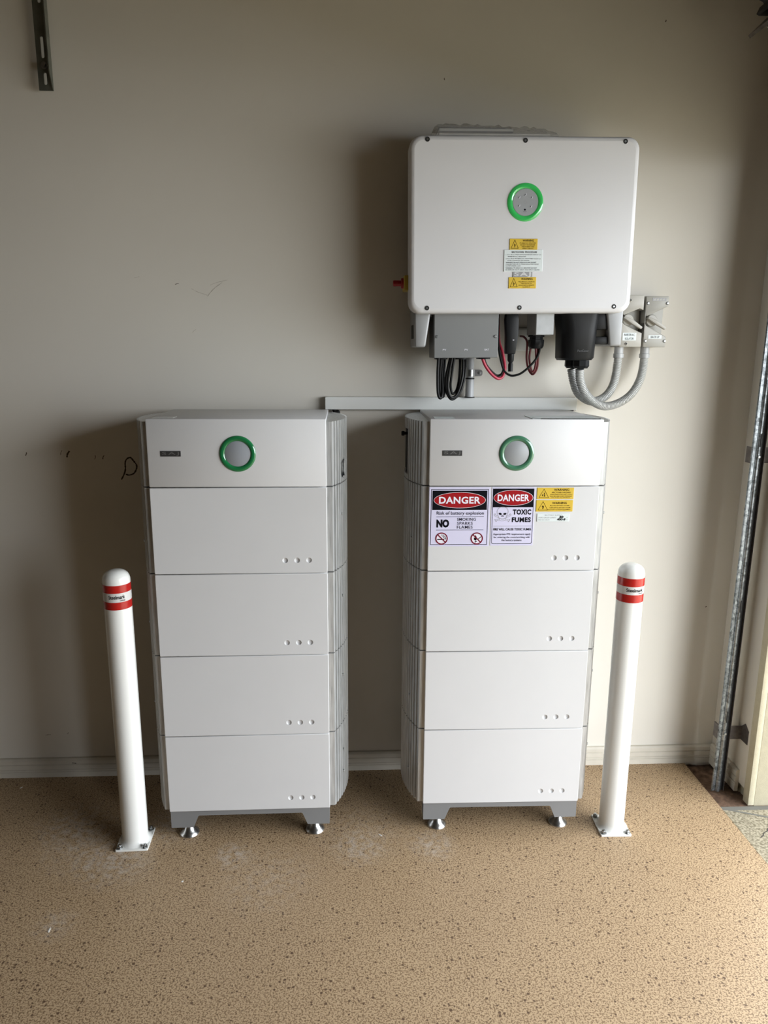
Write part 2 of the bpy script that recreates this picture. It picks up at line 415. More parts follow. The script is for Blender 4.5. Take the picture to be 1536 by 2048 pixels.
def crack_mesh(pts, w, z):
    b = bmesh.new()
    for (x0, y0), (x1, y1) in zip(pts, pts[1:]):
        d = Vector((x1-x0, y1-y0)).normalized(); n = Vector((-d.y, d.x))*w*random.uniform(0.3, 0.7)
        b.faces.new([b.verts.new(q) for q in ((x0+n.x, y0+n.y, z), (x1+n.x, y1+n.y, z), (x1-n.x, y1-n.y, z), (x0-n.x, y0-n.y, z))])
    return b
obj('crack', crack_mesh([(1.375, -0.463), (1.39, -0.452), (1.398, -0.44), (1.415, -0.432), (1.425, -0.418), (1.447, -0.41), (1.458, -0.395), (1.475, -0.386), (1.48, -0.365), (1.50, -0.352), (1.53, -0.33)], 0.004, -0.0048), 'crack', dr, smooth=0)
obj('edge_gap', prism([(1.318, -5.0), (1.324, -5.0), (1.324, -0.31), (1.318, -0.31)], -0.05, -0.030, 'z'), 'crack', dr, smooth=0)

# scuffs on the back wall: ribbons of grime lying on the paint
def ribbon(pts, w, y=-0.0006, closed=False, k=5):
    P = [(p.x, p.z) for p in catmull([(x, 0, z) for x, z in pts], k)]
    b = bmesh.new(); rows = []
    for i, (x, z) in enumerate(P):
        a, c = P[max(i-1, 0)], P[min(i+1, len(P)-1)]; d = Vector((c[0]-a[0], c[1]-a[1])).normalized(); n = Vector((-d.y, d.x))*w/2*random.uniform(0.55, 1.2)
        rows.append((b.verts.new((x+n.x, y, z+n.y)), b.verts.new((x-n.x, y, z-n.y))))
    for r, s in zip(rows, rows[1:]): b.faces.new((r[0], s[0], s[1], r[1]))
    return b
obj('leaf_outline_mark', ribbon([(-0.784, 1.132), (-0.774, 1.150), (-0.768, 1.168), (-0.767, 1.192), (-0.760, 1.205), (-0.748, 1.209), (-0.740, 1.200), (-0.735, 1.193), (-0.729, 1.183), (-0.730, 1.170), (-0.740, 1.154), (-0.756, 1.148), (-0.768, 1.151)], 0.0055), 'scuff', wall_back, smooth=0, label='dark leaf-shaped scuff outline')
for (x, z, dx, dz, w, m) in ((-0.984, 1.218, 0.006, 0.016, 0.002, 'scuff'), (-0.963, 1.210, 0.010, 0.022, 0.006, 'scuff'), (-0.870, 1.203, 0.003, 0.014, 0.002, 'scuff'), (-0.842, 1.203, 0.005, 0.014, 0.003, 'scuff'),
                             (-1.102, 1.216, 0.004, 0.012, 0.003, 'scuff'), (-0.46, 1.748, 0.05, 0.045, 0.0018, 'scuff_faint'), (-0.512, 1.772, 0.05, -0.02, 0.0015, 'scuff_faint'), (-0.45, 1.784, 0.058, 0.017, 0.0015, 'scuff_faint'),
                             (-0.697, 1.804, 0.018, 0.004, 0.0012, 'scuff_faint'), (-0.565, 1.785, 0.012, 0.003, 0.0018, 'scuff'), (0.315, 2.423, 0.001, -0.006, 0.002, 'scuff'), (1.015, 2.600, 0.002, 0.006, 0.003, 'scuff'),
                             (-1.13, 0.165, 0.02, 0.003, 0.004, 'scuff_faint'), (-1.05, 0.168, 0.006, 0.006, 0.004, 'scuff_faint'), (-0.515, 1.631, 0.012, 0.01, 0.0014, 'scuff_faint'), (1.345, 0.64, 0.004, 0.004, 0.004, 'scuff')):
    obj('scuff_mark', ribbon([(x, z), (x+dx*0.4+random.uniform(-.002, .002), z+dz*0.5), (x+dx, z+dz)], w), m, wall_back, smooth=0)
obj('scuff_mark', ribbon([(-1.035, 0.058), (-1.028, 0.057), (-1.02, 0.056)], 0.004, y=-0.0166), 'scuff', bpy.data.objects['baseboard_back'], smooth=0)

# ================================================================ battery towers
ZS = [0.1038, 0.3721, 0.6437, 0.9096, 1.1763, 1.3800]     # panel seams from the base up
ZB = 0.0438
HW, DEP = 0.26, 0.375
GAP = 0.0013
def side_profile(sgn, fins=True):
    """plan outline of one bowed, finned side, from the front corner to the back"""
    off0, off1, y0, y1, ymid = 0.017, 0.062, 0.012, 0.366, 0.19
    # circle through (off0,y0),(off1,ymid),(off0,y1)
    h = off1-off0; c = (y1-y0)/2; R = (c*c+h*h)/(2*h); cx = off1-R
    a0 = math.asin(c/R); pts = []
    n = 20
    for i in range(n):
        t0 = -a0+2*a0*i/n; w = 2*a0/n
        for f, dep in ((0.0, 0), (0.54, 0), (0.60, 0.0055), (0.93, 0.0055)) if fins else ((0, 0),):
            t = t0+w*f; r = R-dep; pts.append((cx+r*math.cos(t), ymid+r*math.sin(t)))
    pts.append((off0, y1))
    return [(sgn*(HW+u), y) for u, y in pts]
def side_panel(sgn, z0, z1, cut=None, rows=1):
    prof = [(sgn*HW-sgn*0.004, 0.012)] + side_profile(sgn) + [(sgn*HW-sgn*0.004, 0.366)]
    b = bmesh.new(); n = len(prof); R = []
    zs = [z0+(z1-z0)*i/rows for i in range(rows+1)]
    for z in zs: R.append([b.verts.new((x, y, z)) for x, y in prof])
    for k in range(rows):
        for i in range(n-1):
            cy = (prof[i][1]+prof[i+1][1])/2; cz = (zs[k]+zs[k+1])/2
            if cut and cut(cy, cz): continue
            b.faces.new((R[k][i], R[k][i+1], R[k+1][i+1], R[k+1][i]))
    b.faces.new(R[-1]); b.faces.new(R[0][::-1])
    b.normal_update()
    return b
def dimple_bm():
    prof = [(0.0085, 0.0), (0.0078, 0.0018), (0.0062, 0.0036), (0.0038, 0.0046), (0.0, 0.0049)]
    return lathe(prof, 20, 'y')
def front_panel(z0, z1, dimples):
    holes = [circle(x, z, 0.0085, 20) for x, z in dimples]
    r = 0.0016
    b, loops = flat_holes(rrect(-HW+r, HW-r, z0+r, z1-r, 0.002, 2), holes, 0.0)
    # rounded rim then side walls
    out = loops[0]; prev = out
    for dx, y in ((0.0011, 0.0005), (0.0016, 0.0016), (0.0016, 0.030)):
        cur = []
        for v in out:
            sx = 1 if v.co.x > 0 else -1; sz = 1 if v.co.z > (z0+z1)/2 else -1
            cur.append(b.verts.new((v.co.x+sx*dx, y, v.co.z+sz*dx)))
        for i in range(len(out)):
            j = (i+1) % len(out); b.faces.new((prev[i], prev[j], cur[j], cur[i]))
        prev = cur
    return b
def ring_bm(r0, r1, n=56):
    prof = []
    for i in range(9):
        t = math.pi*i/8; prof.append(((r0+r1)/2-math.cos(t)*(r1-r0)/2, 0.001-0.0050*math.sin(t)))
    return lathe(prof, n, 'y')
DIMX = (0.1325, 0.1685, 0.2045)
def foot_bm():
    return lathe([(0, 0), (0.031, 0), (0.0325, 0.002), (0.0315, 0.006), (0.0255, 0.012), (0.0185, 0.019), (0.0150, 0.027), (0.0135, 0.031), (0.0095, 0.032), (0.0095, 0.0445), (0, 0.0445)], 28)
def base_frame(y0, y1):
    zt, zl, zb = ZS[0]-0.001, ZS[0]-0.017, ZB
    poly = [(-0.258, zb), (-0.186, zb), (-0.170, zl-0.003), (-0.166, zl), (0.166, zl), (0.170, zl-0.003), (0.186, zb), (0.258, zb), (0.258, zt), (-0.258, zt)]
    return prism(poly, y0, y1, 'y')
SIGNAL = {}
def screw_bm(r=0.004, d=0.003, n=12, axis='y', hexr=None):
    b = lathe([(0, -d), (r*0.75, -d), (r, -d*0.4), (r, 0.0)], n, axis)
    return b
def make_tower(name, label, loc, rz, ring_mat, disp_mat, right_side):
    t = thing(name, label, 'battery', loc, (0, 0, rz), 'battery towers against the wall')
    # base with four levelling feet
    base = obj('base', base_frame(0.004, 0.05), 'grey_base', t, smooth=25)
    obj('rear_frame', base_frame(0.31, 0.355), 'grey_base', base, smooth=25)
    for s in (-1, 1):
        obj('side_rail', box(s*0.248-0.008, s*0.248+0.008, 0.05, 0.31, ZS[0]-0.03, ZS[0]-0.001), 'grey_base', base, smooth=0)
    for x in (-0.208, 0.208):
        for y in (0.039, 0.325):
            if 'foot' not in SIGNAL:
                SIGNAL['foot'] = obj('levelling_foot', foot_bm(), 'chrome', base, (x, y, 0), label='chrome levelling foot')
            else: share(SIGNAL['foot'], base, (x, y, 0))
    for k in range(5):
        z0, z1 = ZS[k]+GAP, ZS[k+1]-GAP
        if k < 4:
            m = obj('battery_module', front_panel(z0, z1, [(x, ZS[k]+0.0415) for x in DIMX]), 'white_panel', t, smooth=40, flat_front=True)
            for x in DIMX:
                if 'dimple' not in SIGNAL: SIGNAL['dimple'] = obj('dimple', dimple_bm(), 'white_panel', m, (x, 0, ZS[k]+0.0415), smooth=60)
                else: share(SIGNAL['dimple'], m, (x, 0, ZS[k]+0.0415))
            obj('case', box(-HW+0.003, HW-0.003, 0.0305, DEP-0.005, z0, z1+0.001), 'body_grey', m, smooth=0)
            for s in (-1, 1):
                obj('side_fin_panel', side_panel(s, z0+0.0008, z1-0.0008), 'fin_metal', m, smooth=20)
                z = ZS[k]+(0.168 if s > 0 else 0.088)
                if 'sidescrew' not in SIGNAL: SIGNAL['sidescrew'] = obj('side_screw', lathe([(0, 0.001), (0.003, 0.001), (0.0042, -0.0005), (0.0042, -0.008)], 10, 'x'), 'bolt_zinc', m, (HW+0.046, 0.078, z))
                else: share(SIGNAL['sidescrew'], m, (s*(HW+0.046), 0.078, z), (0, 0, 0 if s > 0 else math.pi))
        else:
            # control unit: white hood that wraps over the top
            h = box(-HW, HW, 0.0, DEP-0.012, z0, z1, 0.003, 2)
            m = obj('control_unit', h, 'white_panel', t, smooth=40)
            for s in (-1, 1):
                cut = None
                if s > 0 and right_side == 'port':
                    cut = lambda y, z: (y-0.10)**2+(z-1.218)**2 < 0.031**2
                if s < 0 and right_side == 'switchgear':
                    cut = lambda y, z: 0.125 < y < 0.30 and 1.195 < z < 1.335
                obj('side_fin_panel', side_panel(s, z0+0.0008, z1-0.009, cut, 40 if cut else 1), 'fin_metal', m, smooth=20)
            if right_side == 'port':
                pp = obj('port_plate', lathe([(0, 0.0), (0.040, 0.0), (0.040, -0.003), (0, -0.003)], 24, 'x'), 'bolt_zinc', m, (HW+0.0425, 0.10, 1.218), label='round metal plate behind the cut-out port'); pp.rotation_euler = (0, 0, -0.238)
            else:
                p = obj('recess_plate', box(-HW-0.052, -HW-0.046, 0.12, 0.305, 1.19, 1.34), 'dark_gap', m, smooth=0, label='black recessed connection plate')
                obj('switch_knob', lathe([(0, -0.026), (0.006, -0.026), (0.008, -0.024), (0.008, -0.016), (0.005, -0.016), (0.005, 0.0)], 16, 'x', (-HW-0.046, 0.215, 1.313)), 'black_plastic', t, label='small black knob on the side')
            rg = obj('display_ring', ring_bm(0.0372, 0.0535), ring_mat, m, (0.001, -0.0006, 1.2768), smooth=60, label='glossy green ring')
            obj('display', lathe([(0, -0.0012), (0.036, -0.0012), (0.0378, 0.0)], 40, 'y'), disp_mat, m, (0.001, -0.0006, 1.2768), label='round silver display')
            lg = obj('logo_plate', box(-0.2222, -0.1627, -0.0012, 0.0005, 1.2690, 1.2853, 0.0004, 1), 'logo_plate', m, smooth=0)
            obj('logo_letters', text_bm('SAJ', -0.217, -0.168, 1.2715, 1.2828, -0.0014, 0.01, spacing=1.3), 'logo_letter', t, smooth=0)
            obj('top_label', box(-0.245, -0.185, 0.02, 0.075, z1-0.0004, z1+0.0006), 'paper_white' if right_side == 'port' else 'label_white', m, smooth=0, label='pale sticker on top of the unit')
    return t
yL, yR = -0.4047, -0.3934
def corner(x, y, r):
    return (x+0.26*math.cos(r), y+0.26*math.sin(r), 0)
TL = make_tower('battery_tower', 'white battery stack without signs, left of the sign-bearing stack', corner(-0.5813, yL, 0.0047), 0.0047, 'ring_green', 'display_silver', 'port')
TR = make_tower('battery_tower', 'white battery stack carrying danger signs, under the wall inverter', corner(0.2463, yR, -0.0126), -0.0126, 'ring_green_reflecting', 'display_light', 'switchgear')
obj('document_pouch', prism([(0.045, 0.004), (0.07, 0.0025), (0.25, 0.0025), (0.255, 0.11), (0.045, 0.11)], 1.3788, 1.3802, 'z'), 'label_white', TR, smooth=0, label='clear-edged sheet lying on top')
obj('sheet_edge', prism([(0.045, 0.0155), (0.072, 0.0015), (0.25, 0.0015), (0.25, 0.0027), (0.0725, 0.0027), (0.047, 0.0165)], 1.379, 1.3812, 'z'), 'dark_gap', TR, smooth=0)

# ---- signs on the right tower
def L(k): return -0.0012-0.00022*k
def danger_header(sg, x0, x1, z0, z1, ov):
    obj('header', fpoly([(x0, z0), (x1, z0), (x1, z1), (x0, z1)], L(2)), 'print_black', sg, smooth=0)
    cx, cz = (x0+x1)/2, (z0+z1)/2+0.0005; rx, rz = ov
    obj('oval_rim', fpoly(circle(cx, cz, rx, 48, rz), L(3)), 'print_white', sg, smooth=0)
    obj('oval', fpoly(circle(cx, cz, rx-0.0012, 48, rz-0.0012), L(4)), 'danger_red', sg, smooth=0)
    obj('heading', text_bm('DANGER', cx-rx*0.80, cx+rx*0.80, cz-rz*0.44, cz+rz*0.44, L(5), 0.03, spacing=1.05), 'print_white', sg, smooth=0)
def sign_explosion():
    x0, x1, z0, z1 = -0.2585, -0.0735, 0.9897, 1.1738
    sg = obj('danger_sign', box(x0, x1, -0.0012, -0.0002, z0, z1), 'sign_white', TR, smooth=0, label='danger sign reading risk of battery explosion')
    o = [(x0+0.005, z0+0.005), (x1-0.005, z0+0.005), (x1-0.005, z1-0.006), (x0+0.005, z1-0.006)]
    i = [(x0+0.0068, z0+0.0068), (x1-0.0068, z0+0.0068), (x1-0.0068, z1-0.0078), (x0+0.0068, z1-0.0078)]
    obj('border', frame(o, i, L(1)), 'print_dark', sg, smooth=0)
    danger_header(sg, x0+0.0095, x1-0.0095, z1-0.070, z1-0.0105, (0.079, 0.0248))
    W_, H_ = x1-x0, z1-z0
    def X(f): return x0+W_*f
    def Z(f): return z1-H_*f
    obj('lettering', text_bm('Risk of battery explosion', X(.125), X(.905), Z(.475), Z(.405), L(2), 0.012), 'print_dark', sg, smooth=0)
    obj('rule', fpoly([(X(.12), Z(.500)), (X(.905), Z(.494)), (X(.905), Z(.487)), (X(.12), Z(.493))], L(2)), 'print_dark', sg, smooth=0)
    obj('rule', fpoly([(X(.12), Z(.725)), (X(.905), Z(.722)), (X(.905), Z(.714)), (X(.12), Z(.717))], L(2)), 'print_dark', sg, smooth=0)
    obj('lettering', text_bm('NO', X(.125), X(.335), Z(.678), Z(.54), L(2), 0.06), 'print_black', sg, smooth=0)
    for s, f, w in (('SMOKING', .565, .775), ('SPARKS', .632, .725), ('FLAMES', .698, .725)):
        obj('lettering', text_bm(s, X(.465), X(w), Z(f), Z(f-.052), L(2), 0.012, spacing=1.1), 'print_dark', sg, smooth=0)
    for cx, kind in ((X(.215), 'smoke'), (X(.80), 'flame')):
        cz = Z(.865); r = 0.0190
        obj('icon_disc', fpoly(circle(cx, cz, r), L(2)), 'print_white', sg, smooth=0)
        b = bmesh.new()
        if kind == 'smoke':
            fpoly([(cx-0.0135, cz-0.0045), (cx+0.008, cz-0.0045), (cx+0.008, cz-0.001), (cx-0.0135, cz-0.001)], L(3), b)
            fline([(cx+0.001, cz+0.013), (cx+0.0005, cz+0.009), (cx+0.006, cz+0.006), (cx+0.006, cz+0.003), (cx+0.0105, cz+0.001), (cx+0.011, cz-0.004)], 0.0014, L(3), b)
            fline([(cx+0.005, cz+0.012), (cx+0.007, cz+0.008), (cx+0.012, cz+0.005), (cx+0.013, cz-0.001)], 0.0014, L(3), b)
        else:
            fpoly([(cx-0.004, cz+0.012), (cx-0.0005, cz+0.004), (cx+0.0005, cz-0.002), (cx-0.003, cz-0.007), (cx-0.006, cz-0.006), (cx-0.009, cz-0.003), (cx-0.0085, cz+0.003), (cx-0.0065, cz+0.001)], L(3), b)
            fline([(cx+0.004, cz-0.002), (cx+0.013, cz+0.005)], 0.002, L(3), b); fline([(cx-0.005, cz-0.0115), (cx-0.001, cz-0.009)], 0.003, L(3), b)
        obj('icon', b, 'print_black', sg, smooth=0)
        b = fring(cx, cz, r-0.0034, r, L(4)); fline([(cx-r*0.66, cz+r*0.66), (cx+r*0.66, cz-r*0.66)], 0.0034, L(4), b)
        obj('prohibition_ring', b, 'prohibit_red', sg, smooth=0)
def sign_toxic():
    x0, x1, z0, z1 = -0.0685, 0.0630, 0.9915, 1.1735
    sg = obj('danger_sign', box(x0, x1, -0.0012, -0.0002, z0, z1), 'sign_white', TR, smooth=0, label='danger sign reading toxic fumes')
    o = rrect(x0+0.003, x1-0.003, z0+0.005, z1-0.004, 0.006, 4); i = rrect(x0+0.0045, x1-0.0045, z0+0.0065, z1-0.0055, 0.0048, 4)
    obj('border', frame(o, i, L(1)), 'print_dark', sg, smooth=0)
    danger_header(sg, x0+0.003, x1-0.003, z1-0.0615, z1-0.004, (0.0605, 0.0242))
    W_, H_ = x1-x0, z1-z0
    def X(f): return x0+W_*f
    def Z(f): return z1-H_*f
    obj('lettering', text_bm('TOXIC', X(.50), X(.93), Z(.465), Z(.375), L(2), 0.04, spacing=1.1), 'print_black', sg, smooth=0)
    obj('lettering', text_bm('FUMES', X(.485), X(.93), Z(.595), Z(.51), L(2), 0.04, spacing=1.1), 'print_black', sg, smooth=0)
    obj('rule', fpoly([(X(.06), Z(.666)), (X(.95), Z(.664)), (X(.95), Z(.657)), (X(.06), Z(.659))], L(2)), 'print_grey', sg, smooth=0)
    obj('lettering', text_bm('FIRE WILL CAUSE TOXIC FUMES', X(.06), X(.945), Z(.738), Z(.697), L(2), 0.03), 'print_black', sg, smooth=0)
    for s, a, c, f in (('Appropriate PPE requirements apply', .065, .94, .825), ('for entering the room/working with', .075, .925, .878), ('the battery systems', .26, .735, .93)):
        obj('lettering', text_bm(s, X(a), X(c), Z(f), Z(f-.040), L(2), 0.012), 'print_dark', sg, smooth=0)
    # skull and crossed bones
    cx, cz = X(.265), Z(.465); b = bmesh.new(); w = 0.0010
    sk = [(-.013, -.004), (-.0165, .003), (-.0175, .010), (-.014, .0185), (-.007, .0235), (.001, .0245), (.009, .0225), (.0155, .017), (.017, .009), (.0155, .002), (.012, -.004), (.011, -.010), (.0085, -.017), (.004, -.0195), (-.004, -.0195), (-.0085, -.017), (-.0105, -.010)]
    fline([(cx+u, cz+v) for u, v in sk], w, L(2), b, True)
    for s in (-1, 1):
        fline([(cx+s*u, cz+v) for u, v in ((.012, -.005), (.022, -.001), (.023, .003), (.026, .001), (.0255, -.003), (.022, -.005), (.011, -.010))], w, L(2), b)
        fline([(cx+s*u, cz+v) for u, v in ((.010, -.013), (.018, -.0165), (.0235, -.015), (.0215, -.0185), (.0195, -.022), (.016, -.0185), (.008, -.0165))], w, L(2), b)
    fline([(cx-.009, cz-.0115), (cx-.003, cz-.0135), (cx+.003, cz-.0135), (cx+.009, cz-.0115)], 0.0018, L(2), b)
    obj('skull_outline', b, 'print_grey', sg, smooth=0)
    b = bmesh.new()
    for s in (-1, 1):
        fpoly([(cx+s*u, cz+v) for u, v in ((.002, .002), (.0055, .0055), (.011, .0055), (.0115, .002), (.008, -.0008), (.0045, -.0005))], L(3), b)
        fpoly([(cx+s*u, cz+v) for u, v in ((.0005, -.006), (.0035, -.006), (.0025, -.0025), (.001, -.0015))], L(3), b)
    obj('skull_sockets', b, 'print_black', sg, smooth=0)
def triangle_icon(parent, cx, z0, w, h, y, kind, k=1.0, t=0.0011):
    b = fline([(cx-w/2, z0), (cx+w/2, z0), (cx, z0+h)], t, y, None, True)
    if kind == 'bolt':
        fpoly([(cx+w*.03, z0+h*.66), (cx-w*.12, z0+h*.36), (cx+w*.0, z0+h*.40), (cx-w*.03, z0+h*.30)], y, b)
        fpoly([(cx-w*.02, z0+h*.47), (cx+w*.13, z0+h*.44), (cx+w*.02, z0+h*.10), (cx-w*.06, z0+h*.16), (cx+w*.03, z0+h*.36)], y, b)
    else:
        fpoly([(cx-w*.02, z0+h*.62), (cx+w*.10, z0+h*.50), (cx+w*.13, z0+h*.20), (cx+w*.18, z0+h*.12), (cx-w*.02, z0+h*.12), (cx+w*.06, z0+h*.30)], y, b)
        fpoly([(cx-w*.08, z0+h*.48), (cx-w*.20, z0+h*.24), (cx-w*.14, z0+h*.14), (cx-w*.07, z0+h*.28)], y, b)
    obj('hazard_triangle', b, 'print_brown', parent, smooth=0)
def yellow_label(parent, x0, x1, z0, z1, lines, kind, y=0.0, tri=None, name='warning_label', label=None):
    g = obj(name, box(x0, x1, y-0.0018, y-0.0002, z0, z1, 0.0006, 1), 'label_yellow', parent, smooth=0, label=label)
    W_, H_ = x1-x0, z1-z0; yy = y-0.0021
    tw = 0.26*W_; triangle_icon(g, x0+0.185*W_, z0+0.14*H_, tw, 0.74*H_, yy, kind)
    for s, a, c, za, zb, bold in lines:
        obj('lettering', text_bm(s, x0+a*W_, x0+c*W_, z0+za*H_, z0+zb*H_, yy, bold), 'print_brown', g, smooth=0)
    return g
sign_explosion(); sign_toxic()
yellow_label(TR, 0.0690, 0.1815, 1.1372, 1.1722, [('WARNING', .455, .87, .72, .92, .02), ('ARC FLASH HAZARD', .395, .915, .52, .65, .01), ('APPROPRIATE PPE AND TOOLS', .355, .955, .35, .44, 0), ('MUST BE USED WHEN WORKING', .355, .945, .20, .30, 0), ('ON THIS EQUIPMENT', .39, .905, .07, .16, 0)], 'flash', label='yellow arc flash warning label')
yellow_label(TR, 0.0680, 0.1808, 1.0982, 1.1338, [('WARNING', .43, .83, .66, .85, .02), ('MULTIPLE BATTERY SYSTEMS', .38, .905, .48, .57, .005), ('TURN OFF ALL BATTERY SYSTEM', .36, .93, .29, .39, .005), ('ISOLATORS TO ISOLATE EQUIPMENT', .32, .94, .11, .21, .005)], 'bolt', label='yellow label warning of multiple battery systems')
def battery_supply_label():
    x0, x1, z0, z1 = 0.0725, 0.1718, 1.0668, 1.0922
    g = obj('supply_label', box(x0, x1, -0.0018, -0.0002, z0, z1, 0.0005, 1), 'label_white', TR, smooth=0, label='small white battery supply label with handwriting')
    W_, H_ = x1-x0, z1-z0; yy = -0.0021
    for s, a, c, za, zb in (('BATTERY SUPPLY', .24, .78, .72, .88), ('SHORT CIRCUIT CURRENT', .045, .60, .42, .57), ('MAX D.C. VOLTS', .045, .39, .15, .29), ('A', .92, .945, .45, .55), ('V', .92, .945, .17, .28)):
        obj('lettering', text_bm(s, x0+a*W_, x0+c*W_, z0+za*H_, z0+zb*H_, yy, 0.0), 'print_grey' if len(s) > 1 else 'print_dark', g, smooth=0)
    obj('handwriting', text_bm('30', x0+.685*W_, x0+.82*W_, z0+.42*H_, z0+.73*H_, yy-.0002, 0.05, shear=0.1), 'print_black', g, smooth=0)
    obj('handwriting', text_bm('400-8', x0+.62*W_, x0+.885*W_, z0+.14*H_, z0+.42*H_, yy-.0002, 0.04, shear=0.1), 'print_black', g, smooth=0)
battery_supply_label()

# ================================================================ inverter
IV = thing('inverter', 'large white wall-mounted inverter with glowing green ring above the trunking', 'inverter', (0.532, 0, 1.942), (0, -0.012, 0))
YF = -0.25
def inverter():
    cov = obj('front_cover', None_bm_cover(), 'white_powder', IV, smooth=40, flat_front=True)
    b = box(-0.325, 0.325, YF+0.055, -0.03, -0.238, 0.238, 0.004, 1); body = obj('body', b, 'body_grey', IV, smooth=30)
    for k in range(16):
        z = -0.17+k*0.024
        for s in (-1, 1):
            if s < 0 or k % 4 == 0:
                obj('cooling_fin', box(s*0.325-0.005, s*0.325+0.005, -0.165, -0.035, z-0.003, z+0.003), 'body_grey', body, smooth=0)
    obj('wall_plate', box(-0.25, 0.25, -0.03, 0.0, -0.16, 0.16), 'bolt_zinc', IV, smooth=0)
    for i, (x, z) in enumerate(((-0.2907, 0.2386), (-0.0023, 0.2376), (0.2959, 0.2368), (-0.2893, -0.2358), (-0.0044, -0.2353), (0.2901, -0.2330))):
        if i == 0:
            s = obj('cover_screw', lathe([(0, -0.0006), (0.0036, -0.0006), (0.0042, -0.0012), (0.0066, -0.0012), (0.0072, 0.001)], 18, 'y'), 'dark_gap', cov, (x, YF, z)); s0 = s
            t = obj('screw_head', lathe([(0, -0.0014), (0.003, -0.0014), (0.0034, -0.0008)], 6, 'y'), 'bolt_zinc', IV, (x, YF, z)); t0 = t
        else: share(s0, cov, (x, YF, z)); share(t0, IV, (x, YF, z))
    cx, cz = 0.003, 0.0675
    obj('status_ring', ring_bm(0.0382, 0.0545), 'ring_green_lit', IV, (cx, YF-0.0006, cz), smooth=60, label='glowing green status ring')
    dsp = obj('status_display', lathe([(0, -0.0012), (0.0375, -0.0012), (0.039, 0.0)], 40, 'y'), 'display_light', IV, (cx, YF-0.0006, cz), label='round silver status display')
    for u, v in ((0.0, 0.0205), (-0.0185, 0.0125), (0.0185, 0.0125), (-0.0185, -0.0105), (0.0175, -0.0125)):
        bb = lathe([(0, -0.0026), (0.0016, -0.0022), (0.0026, -0.0012)], 10, 'y', (u, 0, v)); obj('indicator', bb, 'display_silver', dsp)
        fl = fline([(u-.001, v-.003), (u+.002, v+.003)], 0.0012, -0.0030); obj('indicator_glyph', fl, 'print_white', dsp, smooth=0)
    obj('centre_button', fring(0.0, 0.0, 0.0034, 0.0046, -0.0014, 20), 'print_grey', dsp, smooth=0)
    obj('sensor', fpoly(circle(-0.001, -0.021, 0.0028, 14), -0.0014), 'print_black', dsp, smooth=0)
    obj('sensor_caption', text_bm('Wi-Fi', -0.006, 0.004, -0.0275, -0.0252, -0.0014), 'print_dark', dsp, smooth=0)
    lines = [('WARNING', .46, .86, .74, .93, .02), ('PV ARRAY D.C. ISOLATORS', .36, .94, .55, .66, 0), ('DO NOT DE-ENERGISE', .38, .91, .39, .50, 0), ('THE PV ARRAY AND', .43, .88, .23, .34, 0), ('ARRAY CABLING', .46, .85, .07, .18, 0)]
    yellow_label(IV, -0.0410, 0.0443, -0.0675, -0.0355, lines, 'bolt', YF, label='yellow warning label above the shutdown notice')
    lines = [('WARNING', .45, .87, .74, .93, .02), ('MULTIPLE D.C. SOURCES', .36, .94, .54, .65, 0), ('TURN OFF ALL D.C.', .44, .86, .38, .49, 0), ('ISOLATORS TO ISOLATE', .37, .93, .22, .33, 0), ('EQUIPMENT', .50, .79, .06, .17, 0)]
    yellow_label(IV, -0.0405, 0.0440, -0.1790, -0.1460, lines, 'bolt', YF, label='yellow warning label below the logo')
    x0, x1, z0, z1 = -0.0567, 0.0610, -0.1302, -0.0672
    g = obj('shutdown_notice', box(x0, x1, YF-0.002, YF-0.0002, z0, z1, 0.0005, 1), 'label_white', IV, smooth=0, label='white shutdown procedure notice')
    W_, H_ = x1-x0, z1-z0; yy = YF-0.0023
    for s, a, c, f, bold in (('SHUTDOWN  PROCEDURE', .19, .85, .855, .02), ('1. Turn off the "MAIN SWITCH(INVERTER SUPPLY)" and', .045, .955, .745, 0), ('"INVERTER A.C. ISOLATOR"', .09, .57, .665, 0),
                       ('2. Turn off the "PV ARRAY D.C. ISOLATORS" located next', .045, .955, .570, 0), ('to the inverter/on the inverter', .085, .66, .490, 0), ('WARNING: DO NOT OPEN PLUG AND SOCKET', .05, .84, .395, .02),
                       ('CONNECTORS OR PV STRING ISOLATORS WHILE', .05, .90, .315, 0), ('SYSTEM UNDER LOAD', .05, .43, .235, 0), ('WARNING: "PV ARRAY D.C. ISOLATOR" DO NOT', .05, .86, .140, .02), ('DE-ENERGISE THE PV ARRAY AND ARRAY CABLING', .05, .93, .055, 0)):
        obj('lettering', text_bm(s, x0+a*W_, x0+c*W_, z0+f*H_, z0+(f+(.075 if 'SHUT' in s else .052))*H_, yy, bold), 'print_dark', g, smooth=0)
    lp = obj('logo_plate', box(-0.0290, 0.0315, YF-0.0012, YF-0.0001, -0.1480, -0.1290), 'logo_plate_light', IV, smooth=0)
    obj('logo_letters', text_bm('SAJ', -0.0245, 0.027, -0.1465, -0.1315, YF-0.0015, 0.03, spacing=1.25), 'logo_letter_light', lp, smooth=0)
    # d.c. isolator knob on the left flank
    k = obj('isolator_plate', box(-0.355, -0.3245, -0.205, -0.125, -0.180, -0.135, 0.003), 'switch_yellow', IV, label='yellow plate of the side isolator')
    obj('isolator_knob', lathe([(0, -0.032), (0.0085, -0.032), (0.0095, -0.028), (0.0088, -0.008), (0.0155, -0.007), (0.0165, 0.0)], 20, 'x', (-0.355, -0.165, -0.156)), 'switch_red', k, label='red rotary isolator knob')
    # grey wiring box under the cover
    bx = obj('wiring_box', box(-0.2605, -0.0575, -0.20, -0.06, -0.3855, -0.235, 0.0015, 1), 'box_grey', IV, smooth=30, label='grey steel wiring box under the inverter')
